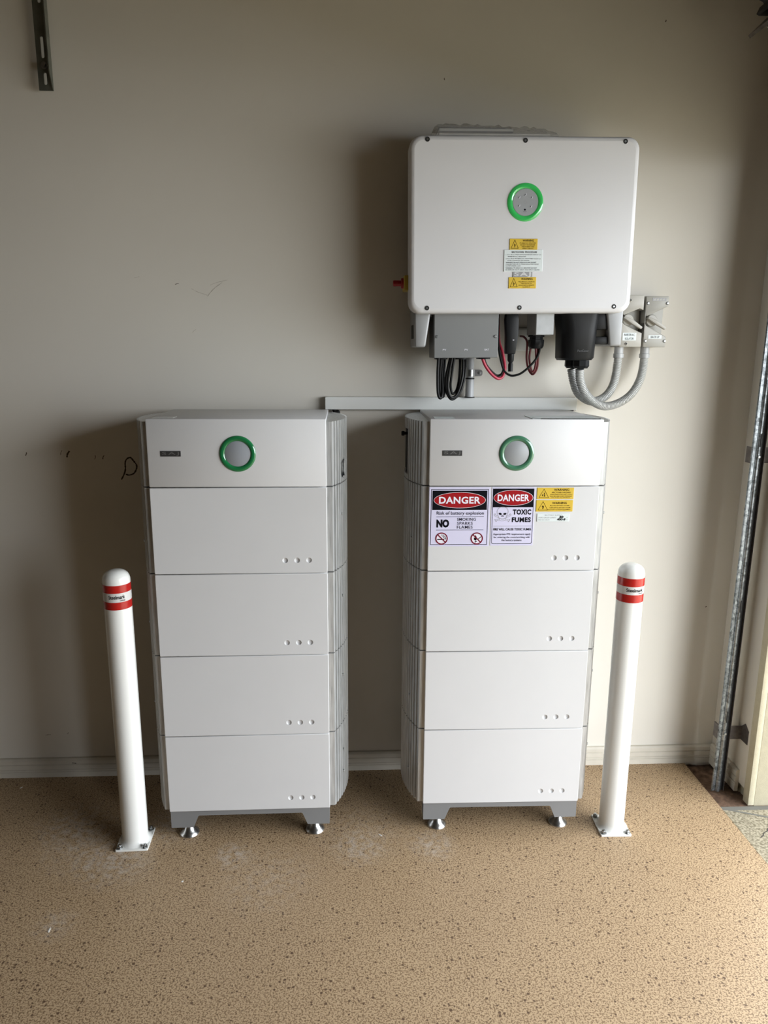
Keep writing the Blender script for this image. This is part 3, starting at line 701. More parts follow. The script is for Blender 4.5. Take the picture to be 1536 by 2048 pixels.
    for x in (-0.2525, -0.0675):
        obj('box_screw', lathe([(0, -0.003), (0.0035, -0.0028), (0.005, -0.0005), (0.005, 0)], 14, 'y', (x, -0.20, -0.320)), 'bolt_zinc', bx)
    for s, x in (('PV', -0.2275), ('PV', -0.158), ('BAT', -0.093)):
        w = 0.0055 if s == 'PV' else 0.007
        obj('lettering', text_bm(s, x-w, x+w, -0.3632, -0.3577, -0.2004, 0.01), 'print_white', bx, smooth=0)
    for x in (-0.230, -0.169, -0.091):
        obj('cable_gland', prism(rrect(x-0.019, x+0.019, -0.165, -0.095, 0.012, 3), -0.3905, -0.385, 'z'), 'black_plastic', bx, smooth=30)
    obj('hanger_bolt', lathe([(0, -0.2525), (0.005, -0.2525), (0.005, -0.244), (0.003, -0.244), (0.003, -0.236)], 10, 'z', (-0.268, -0.17, -0.006)), 'bolt_zinc', IV)
    # carrying brackets at both lower corners
    for s, x0, x1, xb0, xb1 in ((-1, -0.323, -0.270, -0.3215, -0.288), (1, 0.286, 0.341, 0.301, 0.339)):
        z0, z1 = -0.352, -0.236
        bb = prism([(xb0, z0), (xb1, z0), (x1, z1), (x0, z1)], -0.20, -0.03, 'y', 0.006, 3)
        br = obj('corner_bracket', bb, 'bracket_grey', IV, smooth=40)
        if s < 0: obj('bracket_slot', box(-0.3225, -0.3185, -0.165, -0.085, -0.325, -0.282), 'dark_gap', br, smooth=0)
    # communication stick
    dv = obj('data_stick', prism([(-0.031, -0.268), (-0.029, -0.248), (0.008, -0.248), (0.0115, -0.268), (0.0105, -0.315), (0.003, -0.375), (-0.027, -0.375), (-0.0275, -0.315)], -0.185, -0.150, 'y', 0.004, 2), 'black_plastic', IV, smooth=40, label='black data stick plugged in underneath')
    obj('stick_collar', lathe([(0, -0.25), (0.0165, -0.25), (0.0165, -0.236), (0, -0.236)], 16, 'z', (-0.0105, -0.1675, 0)), 'black_plastic', dv)
    obj('stick_tail', lathe([(0.011, -0.374), (0.0105, -0.395), (0.006, -0.402), (0.008, -0.408), (0.0075, -0.43), (0, -0.43)], 14, 'z', (-0.0085, -0.1675, 0)), 'black_plastic', dv)
    obj('stick_lamp', box(-0.0075, -0.003, -0.1858, -0.184, -0.3325, -0.330), 'print_white', dv, smooth=0)
    # pale grey metal cap with black gland
    cp = obj('terminal_cap', box(0.064, 0.1225, -0.19, -0.07, -0.316, -0.236, 0.002, 1), 'cap_grey', IV, smooth=30, label='pale grey terminal cap')
    obj('cap_gland', lathe([(0, -0.358), (0.021, -0.358), (0.0255, -0.350), (0.0265, -0.335), (0.0265, -0.330), (0.022, -0.329), (0.022, -0.321), (0.027, -0.321), (0.027, -0.315), (0, -0.315)], 10, 'z', (0.082, -0.13, 0)), 'black_plastic', cp)
    # black moulded a.c. cover with two glands
    sec = []
    for z, x0, x1, y0, r in ((-0.236, 0.1400, 0.2680, -0.215, 0.03), (-0.246, 0.1430, 0.2660, -0.213, 0.03), (-0.300, 0.1500, 0.2640, -0.210, 0.035), (-0.388, 0.1515, 0.2605, -0.207, 0.038), (-0.3955, 0.1575, 0.2545, -0.203, 0.036)):
        sec.append((z, rrect(x0, x1, y0, -0.08, r, 5)))
    b = bmesh.new(); R = [[b.verts.new((u, v, z)) for u, v in p] for z, p in sec]
    for a, c in zip(R, R[1:]):
        for i in range(len(a)): b.faces.new((a[i], a[(i+1) % len(a)], c[(i+1) % len(a)], c[i]))
    b.faces.new(R[0]); b.faces.new(R[-1])
    ac = obj('terminal_cover', b, 'black_plastic', IV, smooth=35, label='black moulded terminal cover')
    obj('cover_mark', text_bm('PortCover', 0.196, 0.232, -0.3695, -0.3625, -0.2095, 0.0), 'print_faint', ac, smooth=0)
    obj('cover_arm', box(0.25, 0.30, -0.19, -0.12, -0.346, -0.322, 0.003), 'black_plastic', ac)
    obj('cover_arm', box(0.25, 0.30, -0.19, -0.12, -0.30, -0.240, 0.003), 'black_plastic', ac)
    for x, y in ((0.218, -0.18), (0.205, -0.135)):
        gl = lathe([(0, -0.396), (0.026, -0.396), (0.0265, -0.414), (0.021, -0.4215), (0, -0.4215)], 8, 'z', (x, y, 0), a_off=0.3)
        obj('cover_gland', gl, 'black_plastic', ac, smooth=25)
    for x in (0.17, 0.245, -0.049, 0.09):
        obj('underside_screw', lathe([(0, -0.2475), (0.003, -0.2475), (0.0042, -0.2445), (0.0042, -0.236)], 10, 'z', (x, -0.222, 0)), 'chrome', IV)
def None_bm_cover():
    # rounded rectangle with a soft front edge
    b = bmesh.new(); rows = []
    steps = [(0.0145, 0.0), (0.0085, 0.0010), (0.0040, 0.0038), (0.0010, 0.0085), (0.0, 0.0145), (0.0, 0.060)]
    for ins, dy in steps:
        r = 0.036-ins*0.6
        rows.append([b.verts.new((u, YF+dy, v)) for u, v in rrect(-0.343+ins, 0.343-ins, -0.2516+ins, 0.2516-ins, r, 8)])
    for a, c in zip(rows, rows[1:]):
        for i in range(len(a)): b.faces.new((a[i], a[(i+1) % len(a)], c[(i+1) % len(a)], c[i]))
    b.faces.new(rows[0]); b.faces.new(rows[-1])
    return b
inverter()

# manuals in a clear bag, lying on top of the inverter
MB = thing('manual_bag', 'clear plastic bag of manuals lying on top of the inverter', 'bag', (0.44, -0.174, 2.1935), (0, -0.012, 0))
obj('booklet', box(-0.165, 0.165, -0.055, 0.075, 0.000, 0.0085, 0.001, 1), 'paper_white', MB, smooth=0)
obj('booklet', box(-0.165, 0.055, -0.052, 0.07, 0.009, 0.0150, 0.001, 1), 'paper_grey', MB, smooth=0)
obj('booklet', box(-0.165, 0.055, -0.050, 0.07, 0.0155, 0.0230, 0.001, 1), 'paper_white', MB, smooth=0)
obj('booklet', box(-0.167, 0.05, -0.053, 0.07, 0.0232, 0.0250, 0.0005, 1), 'paper_grey', MB, smooth=0)
def bag():
    b = bmesh.new(); nx, ny = 36, 14; rnd = random.Random(5); top = []; bot = []
    def hh(x, y):
        e = min(1, (x+0.19)/0.022, (0.19-x)/0.05, (y+0.075)/0.02, (0.09-y)/0.02); e = max(0, e)
        return 0.0005+(0.032-0.012*max(0, (x+0.05)/0.24))*e**0.6+rnd.uniform(-0.003, 0.004)*min(1, e+0.2)
    for i in range(nx+1):
        rt, rb = [], []
        for j in range(ny+1):
            x = -0.19+0.38*i/nx; y = -0.075+0.165*j/ny; edge = i in (0, nx) or j in (0, ny)
            rt.append(b.verts.new((x+rnd.uniform(-.002, .002), y, max(0.0008, hh(x, y))))); rb.append(rt[-1] if edge else b.verts.new((x, y, -0.0004)))
        top.append(rt); bot.append(rb)
    for g in (top, bot):
        for i in range(nx):
            for j in range(ny):
                u = []
                for v in (g[i][j], g[i+1][j], g[i+1][j+1], g[i][j+1]):
                    if v not in u: u.append(v)
                try: b.faces.new(u)
                except ValueError: pass
    return b
obj('bag_film', bag(), 'bag_film', MB, smooth=60)

# ================================================================ cables, conduits and trunking
tr_ = thing('cable_trunking', 'long white square cable trunking fixed across the wall behind both stacks', 'trunking', (-0.074, 0, 1.378))
obj('lid', box(0, 0.872, -0.030, 0.0, 0.0, 0.0425, 0.0012, 1), 'white_plastic', tr_, smooth=30)
obj('dark_underside', box(0.001, 0.871, -0.0245, -0.0005, -0.0012, 0.0, 0), 'dark_gap', tr_, smooth=0)  # thin near-black strip along the underside of the trunking
def cable(name, pts, r, m, label, cat='cable', group=None, k=8, n=10):
    return tag(obj(name, tube(catmull(pts, k), r, n), m, smooth=60), label, cat, group)
GP = 'black solar cables looped under the wiring box'
cable('solar_cable', [(0.294,-0.170,1.558),(0.293,-0.165,1.500),(0.296,-0.160,1.443),(0.304,-0.155,1.425),(0.312,-0.150,1.441),(0.310,-0.145,1.499),(0.312,-0.140,1.558)], 0.0046, 'black_cable', 'leftmost narrow black cable loop hanging under the grey wiring box', group=GP)
cable('solar_cable', [(0.305,-0.160,1.558),(0.302,-0.153,1.499),(0.304,-0.147,1.451),(0.312,-0.140,1.428),(0.321,-0.133,1.442),(0.319,-0.127,1.498),(0.322,-0.120,1.558)], 0.0046, 'black_cable', 'second narrow black cable loop, just right of the leftmost one', group=GP)
cable('solar_cable', [(0.301,-0.140,1.558),(0.300,-0.132,1.499),(0.303,-0.123,1.442),(0.311,-0.115,1.422),(0.317,-0.107,1.441),(0.319,-0.102,1.498),(0.320,-0.098,1.558)], 0.0042, 'black_cable', 'narrow black cable loop tucked behind the two front narrow loops', group=GP)
cable('solar_cable', [(0.338,-0.170,1.558),(0.330,-0.165,1.508),(0.327,-0.160,1.468),(0.333,-0.155,1.438),(0.345,-0.150,1.427),(0.361,-0.145,1.438),(0.374,-0.140,1.475),(0.380,-0.135,1.515),(0.379,-0.130,1.558)], 0.0046, 'black_cable', 'middle of the three wide black cable loops under the wiring box', group=GP)
cable('solar_cable', [(0.347,-0.160,1.558),(0.341,-0.155,1.507),(0.338,-0.150,1.470),(0.342,-0.145,1.446),(0.348,-0.140,1.438),(0.360,-0.135,1.450),(0.368,-0.130,1.483),(0.371,-0.125,1.523),(0.371,-0.120,1.558)], 0.0042, 'black_cable', 'innermost of the three wide black cable loops', group=GP)
cable('solar_cable', [(0.336,-0.150,1.558),(0.326,-0.145,1.507),(0.323,-0.140,1.470),(0.331,-0.135,1.437),(0.348,-0.130,1.420),(0.373,-0.125,1.442),(0.386,-0.120,1.482),(0.391,-0.115,1.523),(0.390,-0.110,1.558)], 0.0046, 'black_cable', 'outermost of the three wide black cable loops', group=GP)
cable('battery_lead', [(0.435,-0.160,1.560),(0.448,-0.154,1.532),(0.467,-0.148,1.508),(0.485,-0.142,1.493),(0.499,-0.136,1.488),(0.513,-0.130,1.496),(0.520,-0.124,1.524),(0.511,-0.118,1.572),(0.500,-0.112,1.604),(0.496,-0.106,1.651),(0.495,-0.100,1.700)], 0.0050, 'red_cable', 'bright red battery lead curving out of the wiring box')
cable('battery_lead', [(0.445,-0.130,1.560),(0.458,-0.126,1.531),(0.478,-0.121,1.509),(0.496,-0.117,1.497),(0.512,-0.112,1.502),(0.519,-0.108,1.523),(0.511,-0.103,1.560),(0.503,-0.099,1.596),(0.498,-0.094,1.644),(0.497,-0.090,1.700)], 0.0042, 'black_cable', 'black battery lead running beside the bright red lead')
cable('signal_cable', [(0.493,-0.120,1.700),(0.493,-0.120,1.675),(0.496,-0.123,1.595),(0.507,-0.127,1.540),(0.518,-0.130,1.512),(0.533,-0.133,1.500),(0.548,-0.137,1.498),(0.571,-0.140,1.506),(0.598,-0.143,1.529),(0.621,-0.143,1.558),(0.630,-0.140,1.588)], 0.0036, 'black_cable', 'thin black cable sweeping from the wiring box to the capped gland')
GR = 'maroon cable loops below the terminal cap'
cable('maroon_cable', [(0.592,-0.012,1.627),(0.594,-0.06,1.623),(0.603,-0.070,1.605),(0.601,-0.080,1.556),(0.605,-0.090,1.523),(0.614,-0.100,1.504),(0.621,-0.110,1.504),(0.628,-0.120,1.524),(0.627,-0.130,1.556),(0.624,-0.135,1.596)], 0.0036, 'maroon_cable', 'outer maroon cable loop below the pale terminal cap', group=GR)
cable('maroon_cable', [(0.603,-0.125,1.590),(0.600,-0.123,1.556),(0.604,-0.127,1.527),(0.611,-0.130,1.510),(0.618,-0.133,1.524),(0.619,-0.137,1.556),(0.616,-0.135,1.590)], 0.0036, 'maroon_cable', 'inner maroon cable loop below the pale terminal cap', group=GR)
# wall socket plate half hidden behind the cables
sp_ = thing('junction_box', 'flat white junction box on the wall behind the cable loops', 'junction box', (0.617, 0, 1.6155))
obj('plate', box(-0.043, 0.043, -0.014, 0.0, -0.038, 0.038, 0.003), 'white_plastic', sp_)
obj('lid', box(-0.039, 0.039, -0.018, -0.0135, -0.034, 0.034, 0.002), 'white_plastic', sp_)
# rigid conduit with saddle
cd_ = thing('rigid_conduit', 'short upright grey conduit between wiring box and trunking', 'conduit', (0.4205, -0.032, 1.42))
obj('pipe', lathe([(0, 0.0), (0.0128, 0.0), (0.0128, 0.152), (0, 0.152)], 24), 'conduit_grey', cd_)
obj('coupling', lathe([(0.0128, 0.0), (0.0146, 0.0005), (0.0146, 0.062), (0.0128, 0.0625)], 24), 'conduit_grey', cd_)
obj('seal_ring', lathe([(0.0128, 0.0625), (0.0152, 0.063), (0.0152, 0.0665), (0.0128, 0.067)], 24), 'black_plastic', cd_)
obj('foot_seal', lathe([(0, 0.0), (0.018, 0.0), (0.018, 0.003), (0, 0.003)], 24), 'black_plastic', cd_)
sd = obj('saddle', lathe([(0.0132, 0.072), (0.0146, 0.072), (0.0146, 0.094), (0.0132, 0.094)], 24), 'bolt_zinc', cd_, label='metal conduit saddle')
obj('saddle_tab', prism(rrect(0.0, 0.047, 0.072, 0.094, 0.009, 5), 0.022, 0.0245, 'y'), 'bolt_zinc', sd)
obj('saddle_screw', lathe([(0, 0.0175), (0.004, 0.0178), (0.0055, 0.0205), (0.0055, 0.022)], 14, 'y', (0.036, 0, 0.083)), 'bolt_zinc', sd)
# corrugated conduits
def corrugated(pts, r):
    P = resample(catmull(pts, 12), 0.0014)
    return tube(P, r, 14, rfun=lambda i: r*(1.0 if i % 4 in (0, 1) else 0.83))
GF = 'corrugated conduits from black cover to wall switches'
F1 = [(0.752,-0.180,1.520),(0.758,-0.172,1.486),(0.776,-0.163,1.450),(0.808,-0.149,1.420),(0.847,-0.136,1.401),(0.884,-0.122,1.400),(0.928,-0.109,1.415),(0.965,-0.096,1.442),(0.993,-0.080,1.484),(1.008,-0.062,1.525),(1.014,-0.050,1.560)]
F2 = [(0.738,-0.135,1.520),(0.748,-0.132,1.485),(0.765,-0.124,1.448),(0.792,-0.112,1.425),(0.824,-0.102,1.413),(0.858,-0.092,1.419),(0.886,-0.082,1.438),(0.906,-0.072,1.470),(0.917,-0.061,1.511),(0.924,-0.050,1.560)]
for F, lab in ((F1, 'corrugated grey conduit in front, curving to the right-hand wall switch'), (F2, 'corrugated grey conduit behind, curving to the left-hand wall switch')):
    f = thing('flexible_conduit', lab, 'conduit', (0, 0, 0), group=GF)
    obj('corrugated_tube', corrugated(F, 0.0142), 'flex_grey', f, smooth=45)
    e = F[-1]
    obj('end_adaptor', lathe([(0, -0.003), (0.0172, -0.003), (0.0172, 0.010), (0.0150, 0.011), (0.0150, 0.0325), (0, 0.0325)], 20, 'z', e), 'conduit_grey', f)
# black leads dropping from the trunking behind each stack
cable('tower_lead', [(-0.045,-0.018,1.380),(-0.040,-0.020,1.371),(-0.03,-0.021,1.366),(-0.045,-0.020,1.34),(-0.05,-0.02,1.25)], 0.0075, 'black_cable', 'black lead emerging below the trunking behind the left stack')
cable('tower_lead', [(0.785,-0.016,1.380),(0.775,-0.018,1.366),(0.765,-0.017,1.33),(0.76,-0.016,1.25)], 0.0085, 'black_cable', 'black lead emerging below the trunking behind the right stack')

# ================================================================ wall switches
def isolator(x0, x1, z0, z1, label, text, four):
    w, h = x1-x0, z1-z0
    t = thing('isolator_switch', label, 'switch', (x0, 0, z0), (0, -0.004, 0), 'weatherproof isolator switches beside the inverter')
    D, F = -0.050, -0.088
    body = obj('housing', box(0, w, D, 0, 0, h, 0.003), 'switch_grey', t, smooth=35)
    ap = (0.05*w if four else 0.12*w, 0.555*h)
    up = [(0.0, h), (0.0, ap[1]+0.02), (ap[0], ap[1]+0.008), (0.93*w, 0.79*h), (w, 0.80*h), (w, h)]
    dn = [(0.0, 0.0), (w, 0.0), (w, 0.20*h), (0.95*w, 0.22*h), (ap[0]+0.002, ap[1]-0.022), (0.0, ap[1]-0.010)]
    if not four:
        up = [(0.0, h), (0.0, ap[1]+0.02), (ap[0], ap[1]+0.01), (0.80*w, 0.745*h), (0.97*w, 0.71*h), (0.97*w, h)]
        dn = [(0.0, 0.0), (0.97*w, 0.0), (0.97*w, 0.27*h), (0.80*w, 0.30*h), (ap[0]+0.004, ap[1]-0.020), (0.0, ap[1]-0.006)]
    obj('upper_lid', prism(up, F, D, 'y', 0.0025, 2), 'switch_grey_light' if not four else 'switch_grey', t, smooth=35)
    obj('lower_lid', prism(dn, F, D, 'y', 0.0025, 2), 'switch_grey_light' if not four else 'switch_grey', t, smooth=35)
    obj('lid_spine', box(0.0, 0.02*w, F+0.001, D, 0.3*h, 0.8*h), 'switch_grey', t, smooth=0)
    dc = (0.36*w, 0.525*h)
    dl = obj('dial', lathe([(0, -0.080), (0.0175, -0.080), (0.0195, -0.077), (0.0195, D)], 28, 'y', (dc[0], 0, dc[1])), 'switch_grey_light', t, smooth=40)
    a = Vector((0.10*w, 0.585*h)); c = Vector((0.90*w, 0.365*h)); d = (c-a).normalized(); n = Vector((-d.y, d.x))
    bar = [a+n*0.0035, a-n*0.0045, a.lerp(c, .55)-n*0.0055, c-n*0.004, c+n*0.004, a.lerp(c, .5)+n*0.007]
    obj('lever', prism([(p.x, p.y) for p in bar], -0.099, -0.083, 'y', 0.0018, 2), 'switch_grey_light', t, smooth=40)
    sc = ((0.08*w, 0.86*h), (0.94*w, 0.86*h), (0.08*w, 0.12*h), (0.94*w, 0.12*h)) if four else ((0.36*w, 0.90*h), (0.30*w, 0.06*h))
    for x, z in sc:
        obj('lid_screw', lathe([(0, -0.0045), (0.003, -0.0042), (0.0052, -0.0015), (0.0058, 0.001)], 14, 'y', (x, F, z)), 'bolt_zinc' if four else 'switch_grey_light', t)
        if not four: obj('screw_slot', box(x-0.0022, x+0.0022, F-0.0048, F-0.004, z-0.0022, z+0.0022), 'dark_gap', t, smooth=0)
    lx0, lx1, lz0, lz1 = (0.20*w, 0.80*w, 0.165*h, 0.235*h) if four else (0.12*w, 0.72*w, 0.125*h, 0.275*h)
    lb = obj('name_label', box(lx0, lx1, F-0.0010, F+0.0005, lz0, lz1), 'label_white', t, smooth=0)
    nl = len(text)
    for i, s in enumerate(text):
        zt = lz1-(lz1-lz0)*(i+0.22)/nl; zb = lz1-(lz1-lz0)*(i+0.80)/nl; m = 0.10+0.08*i if nl > 1 else 0.18
        obj('lettering', text_bm(s, lx0+(lx1-lx0)*m, lx1-(lx1-lx0)*m, zb, zt, F-0.0013, 0.01), 'print_dark', lb, smooth=0)
    if four:
        obj('brand_strip', box(0.27*w, 0.88*w, F-0.0006, F+0.0005, 0.905*h, 0.965*h), 'print_grey', t, smooth=0)
        for xx in (0.32, 0.45, 0.58, 0.71): obj('brand_mark', fpoly([(xx*w, .915*h), ((xx+.09)*w, .915*h), ((xx+.09)*w, .955*h), (xx*w, .935*h)], F-0.0009), 'switch_grey_light', t, smooth=0)
    for x in (0.25*w, 0.7*w):
        obj('top_plug', lathe([(0, h+0.0025), (0.008, h+0.0025), (0.009, h)], 14, 'z', (x, -0.035, 0)), 'switch_grey_light', t)
    return t
isolator(0.910, 0.987, 1.5925, 1.7595, 'grey wall switch half behind the inverter, the left of the pair', ['INVERTER A.C.', 'ISOLATOR'], False)
isolator(0.9915, 1.0675, 1.5925, 1.7570, 'grey wall switch labelled for back up, the right of the pair', ['BACK UP'], True)

# ================================================================ bollards
R_B = 0.0408
def bend_text(s, a0, a1, z0, z1, r, bold=0.0):
    b = text_bm(s, a0, a1, z0, z1, 0.0, bold)
    bmesh.ops.subdivide_edges(b, edges=[e for e in b.edges if abs(e.verts[0].co.x-e.verts[1].co.x) > 0.12], cuts=1)
    for v in b.verts:
        a = v.co.x; v.co = Vector((r*math.sin(a), -r*math.cos(a), v.co.z))
    return b
def band(z0, z1, r, a0=-math.pi, a1=math.pi, n=48):
    b = bmesh.new(); rows = []
    for i in range(n+1):
        a = a0+(a1-a0)*i/n; rows.append((b.verts.new((r*math.sin(a), -r*math.cos(a), z0)), b.verts.new((r*math.sin(a), -r*math.cos(a), z1))))
    for p, q in zip(rows, rows[1:]): b.faces.new((p[0], q[0], q[1], p[1]))
    return b
def bolt_bm():
    b = lathe([(0, 0.0), (0.0098, 0.0), (0.0098, 0.002), (0, 0.002)], 20)
    b = lathe([(0, 0.002), (0.0068, 0.002), (0.0074, 0.003), (0.0074, 0.0088), (0.0062, 0.0100), (0, 0.0100)], 6, bm=b)
    return lathe([(0.0038, 0.0100), (0.0038, 0.0125), (0, 0.0128)], 12, bm=b)
def bollard(loc, rz, rot, zt, label, text_a):
    t = thing('safety_bollard', label, 'bollard', loc, (rot[0], rot[1], rz), 'white safety bollards with red reflective bands')
    prof = [(0, 0.006), (R_B+0.012, 0.006), (R_B+0.006, 0.009), (R_B+0.0015, 0.018), (R_B, 0.026), (R_B, zt[0]+0.008)]
    top = zt[-1]; z0 = zt[0]+0.008
    for i in range(1, 10):
        a = math.pi/2*i/9; prof.append((max(0, R_B*math.cos(a)**0.75) if i < 9 else 0.0, z0+(top-z0)*math.sin(a)))
    obj('post', lathe(prof, 48), 'white_gloss', t, smooth=50)
    pl_ = obj('base_plate', prism(rrect(-0.0515, 0.0515, -0.0565, 0.0565, 0.004, 3), 0.0, 0.0065, 'z', 0.001, 1), 'white_gloss', t, smooth=35)
    first = None
    for x in (-0.040, 0.040):
        for y in (-0.045, 0.045):
            if first is None: first = obj('anchor_bolt', bolt_bm(), 'bolt_zinc', pl_, (x, y, 0.0065), smooth=30)
            else: share(first, pl_, (x, y, 0.0065), (0, 0, random.random()))
    ta, tb, tc_, td = zt[0], zt[1], zt[2], zt[3]
    obj('reflective_band', band(tb, ta, R_B+0.0007), 'tape_red', t, smooth=60, label='red reflective band, upper')
    obj('reflective_band', band(td, tc_, R_B+0.0007), 'tape_red', t, smooth=60, label='red reflective band, lower')
    w = obj('white_band', band(tc_, tb, R_B+0.0006), 'tape_white', t, smooth=60)
    h = tb-tc_; a0, a1 = text_a
    obj('lettering', bend_text('Steelmark', a0, a1, tc_+h*0.36, tc_+h*0.80, R_B+0.0011, 0.022), 'print_black', w, smooth=0)
    obj('lettering', bend_text('.com.au', a0+(a1-a0)*0.66, a1, tc_+h*0.12, tc_+h*0.26, R_B+0.0011, 0.01), 'print_black', w, smooth=0)
    return t
bollard((-0.6985, -0.398, 0), 0.03, (0, 0, 0), (0.886, 0.862, 0.834, 0.810, 0.926), 'white bollard beside the left battery stack', (-0.36, 0.81))
bollard((0.8900, -0.391, 0), -0.02, (0, 0, 0), (0.890, 0.864, 0.838, 0.812, 0.930), 'white bollard beside the right battery stack near the door track', (-0.63, 0.71))

# ================================================================ garage door hardware
def door_guide():
    g = thing('door_guide', 'galvanised steel roller door guide standing in the corner', 'door track', (1.338, -0.19, -0.008), (0, 0.0062, 0))
    Hh = 2.42
    # plan section: rear flange, rounded bright front lip, dark slot
    fl = [(0.000, 0.035), (0.0015, 0.035), (0.0105, 0.004), (0.0105, 0.0015), (0.0085, 0.0015), (0.000, 0.030)]
    obj('flange', prism([(0.0022, 0.000), (0.0042, -0.0025), (0.0062, 0.000), (0.0225, 0.000), (0.0225, 0.0025), (0.0022, 0.0025)], 0, Hh, 'z'), 'galvanised', g, smooth=20)
    lip = []
    for i in range(9):
        a = math.radians(200+i*140/8); lip.append((0.0248+0.0095*math.cos(a), 0.002+0.0095*math.sin(a)))
    for i in range(8, -1, -1):
        a = math.radians(200+i*140/8); lip.append((0.0248+0.0075*math.cos(a), 0.002+0.0075*math.sin(a)))
    obj('front_lip', prism(lip, 0, Hh, 'z'), 'galvanised', g, smooth=40)
    obj('slot_shade_fill', prism([(0.0335, 0.001), (0.037, 0.0), (0.0445, 0.006), (0.0445, 0.05), (0.0335, 0.05)], 0, Hh, 'z'), 'dark_gap', g, smooth=20)  # near-black solid filling the open slot, stands in for its shade
    obj('rear_lip', prism([(0.0445, 0.004), (0.0462, -0.003), (0.0475, -0.003), (0.0475, 0.05), (0.0445, 0.05)], 0, Hh, 'z'), 'rail_steel', g, smooth=20)
    for z in (1.30, 0.72, 0.30, 1.95):
        obj('guide_slot', prism(rrect(0.0225, 0.0272, z-0.022, z+0.022, 0.0023, 4), -0.0082, -0.0065, 'y'), 'dark_gap', g, smooth=0)
    for z in (1.245, 0.235):
        obj('guide_bolt', lathe([(0, -0.013), (0.004, -0.0125), (0.005, -0.0085), (0.005, -0.006)], 10, 'y', (0.0245, 0, z)), 'bolt_zinc', g)
    for z in (0.235, 1.25, 2.2):
        br = obj('fixing_bracket', box(0.0475, 0.092, -0.001, 0.002, z-0.026, z+0.026), 'rail_steel', g, smooth=0)
        obj('bracket_foot', prism([(-0.045, z-0.026), (-0.001, z-0.026), (-0.001, z+0.028), (-0.02, z+0.045), (-0.045, z+0.026)], 0.0885, 0.0915, 'x'), 'rail_steel', br, smooth=0)
        obj('rear_tab', box(0.004, 0.008, 0.0025, 0.036, z-0.028, z+0.026), 'rail_steel', g, smooth=0)
    return g
door_guide()
def roller_door():
    d = thing('roller_door', 'dark roller door wound up above the opening in the corner', 'garage door', (1.335, 0, 2.665))
    # wound curtain: rippled drum lying along the wall
    b = bmesh.new(); n = 96; rows = []
    for y in (-0.20, OPEN_Y1+0.1):
        rows.append([b.verts.new(((0.148+0.007*math.sin(i*2*math.pi/6))*math.cos(2*math.pi*i/n), y, (0.148+0.007*math.sin(i*2*math.pi/6))*math.sin(2*math.pi*i/n))) for i in range(n)])
    for i in range(n): b.faces.new((rows[0][i], rows[0][(i+1) % n], rows[1][(i+1) % n], rows[1][i]))
    b.faces.new(rows[0]); b.faces.new(rows[1][::-1])
    obj('curtain', b, 'curtain_steel', d, smooth=30)
    for k, r in enumerate((0.118, 0.094, 0.070)):
        obj('curtain_layer', lathe([(r, -0.2005), (r, -0.197), (r+0.006, -0.197), (r+0.006, -0.2005)], 40, 'y'), 'rail_steel', d)
    obj('axle', lathe([(0, -0.03), (0.02, -0.03), (0.02, -0.21), (0, -0.21)], 16, 'y'), 'galvanised', d)
    obj('end_bracket', prism([(-0.03, -0.02), (0.095, -0.20), (0.095, 0.17), (-0.03, 0.03)], -0.06, -0.054, 'y'), 'galvanised', d, smooth=0)
    # bottom rail sticking out below the roll
    rail = [(-0.146, -0.175), (-0.139, -0.182), (-0.090, -0.139), (-0.05, -0.125), (-0.05, -0.112), (-0.094, -0.126)]
    rl = obj('bottom_rail', prism(rail, OPEN_Y1+0.1, -0.198, 'y'), 'rail_steel', d, smooth=0)
    obj('rail_seal', prism([(-0.128, -0.118), (-0.120, -0.122), (-0.088, -0.122), (-0.088, -0.104), (-0.12, -0.10)], OPEN_Y1+0.1, -0.199, 'y'), 'curtain_steel', rl, smooth=0)
    obj('rail_bolt', lathe([(0, -0.204), (0.006, -0.204), (0.006, -0.198)], 12, 'y', (-0.088, 0, -0.148)), 'chrome', rl)
roller_door()
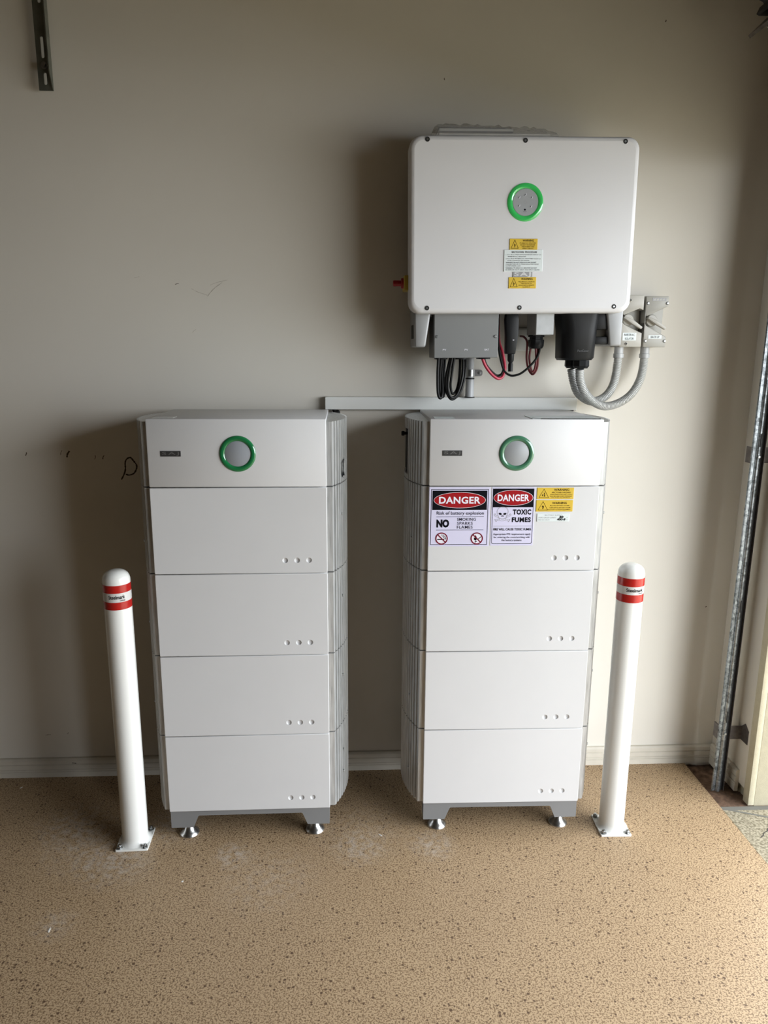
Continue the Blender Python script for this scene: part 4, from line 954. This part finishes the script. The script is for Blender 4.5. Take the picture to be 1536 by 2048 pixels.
# slotted steel angle hanging at top left
def slotted_angle():
    t = thing('slotted_angle', 'slotted steel angle bracket bolted high on the wall', 'bracket', (-0.918, 0, 2.35))
    x0, x1 = -0.0215, 0.0215
    def slot(z0, z1, cx=0.0, r=0.0045):
        return [(cx+r*math.cos(a), z1-r+r*math.sin(a)) for a in [math.pi*i/8 for i in range(9)]]+[(cx-r*math.cos(a), z0+r-r*math.sin(a)) for a in [math.pi*i/8 for i in range(9)]]
    outer = [(x0, 0), (x1, 0), (x1, 0.58), (x0, 0.58)]
    holes = [slot(0.016, 0.050), slot(0.090, 0.150, -0.002), slot(0.24, 0.30), slot(0.38, 0.44)]
    b, loops = flat_holes(outer, holes, -0.030)
    for lp in loops:
        back = [b.verts.new((v.co.x, -0.0265, v.co.z)) for v in lp]
        for i in range(len(lp)): j = (i+1) % len(lp); b.faces.new((lp[i], lp[j], back[j], back[i]))
    obj('face_flange', b, 'angle_steel', t, smooth=0)
    obj('side_flange', prism([(-0.030, 0.004), (-0.0305, 0.0), (-0.052, 0.055), (-0.052, 0.58), (-0.030, 0.58)], x1-0.003, x1, 'x'), 'angle_steel', t, smooth=0)
    obj('spacer', lathe([(0, -0.028), (0.010, -0.028), (0.010, 0.0), (0, 0.0)], 14, 'y', (0.0, 0, 0.07)), 'angle_steel', t)
    bb = lathe([(0, -0.030), (0.0105, -0.030), (0.0105, -0.033), (0, -0.033)], 18, 'y', (0.0, 0, 0.07)); bb = lathe([(0, -0.033), (0.0068, -0.033), (0.0068, -0.040), (0, -0.0405)], 6, 'y', (0.0, 0, 0.07), bm=bb)
    obj('bolt', bb, 'bolt_zinc', t, smooth=30)
slotted_angle()

# ================================================================ bits on the floor
for i, (x, y, a, l, w, lab) in enumerate(((-0.504, -0.598, 0.7, 0.007, 0.005, 'tiny white paint flake on the floor in front of the left stack'), (0.104, -0.405, 2.3, 0.016, 0.004, 'sliver of white paint on the floor between the two stacks'),
                                       (-0.83, -0.775, 1.6, 0.020, 0.004, 'pale smear of plaster on the floor at lower left'), (-1.20, -0.08, 0.9, 0.010, 0.004, 'small white flake on the floor beside the left skirting'))):
    b = prism([(-l/2, -w/2), (l*0.2, -w*0.6), (l/2, w*0.1), (l*0.1, w/2), (-l*0.4, w*0.4)], 0.0, 0.0012, 'z')
    o = tag(obj('paint_flake', b, 'paint_flake', loc=(x, y, 0.0), smooth=0), lab, 'flake', 'loose flakes on the floor'); o.rotation_euler = (0, 0, a)
bpy.context.view_layer.update()
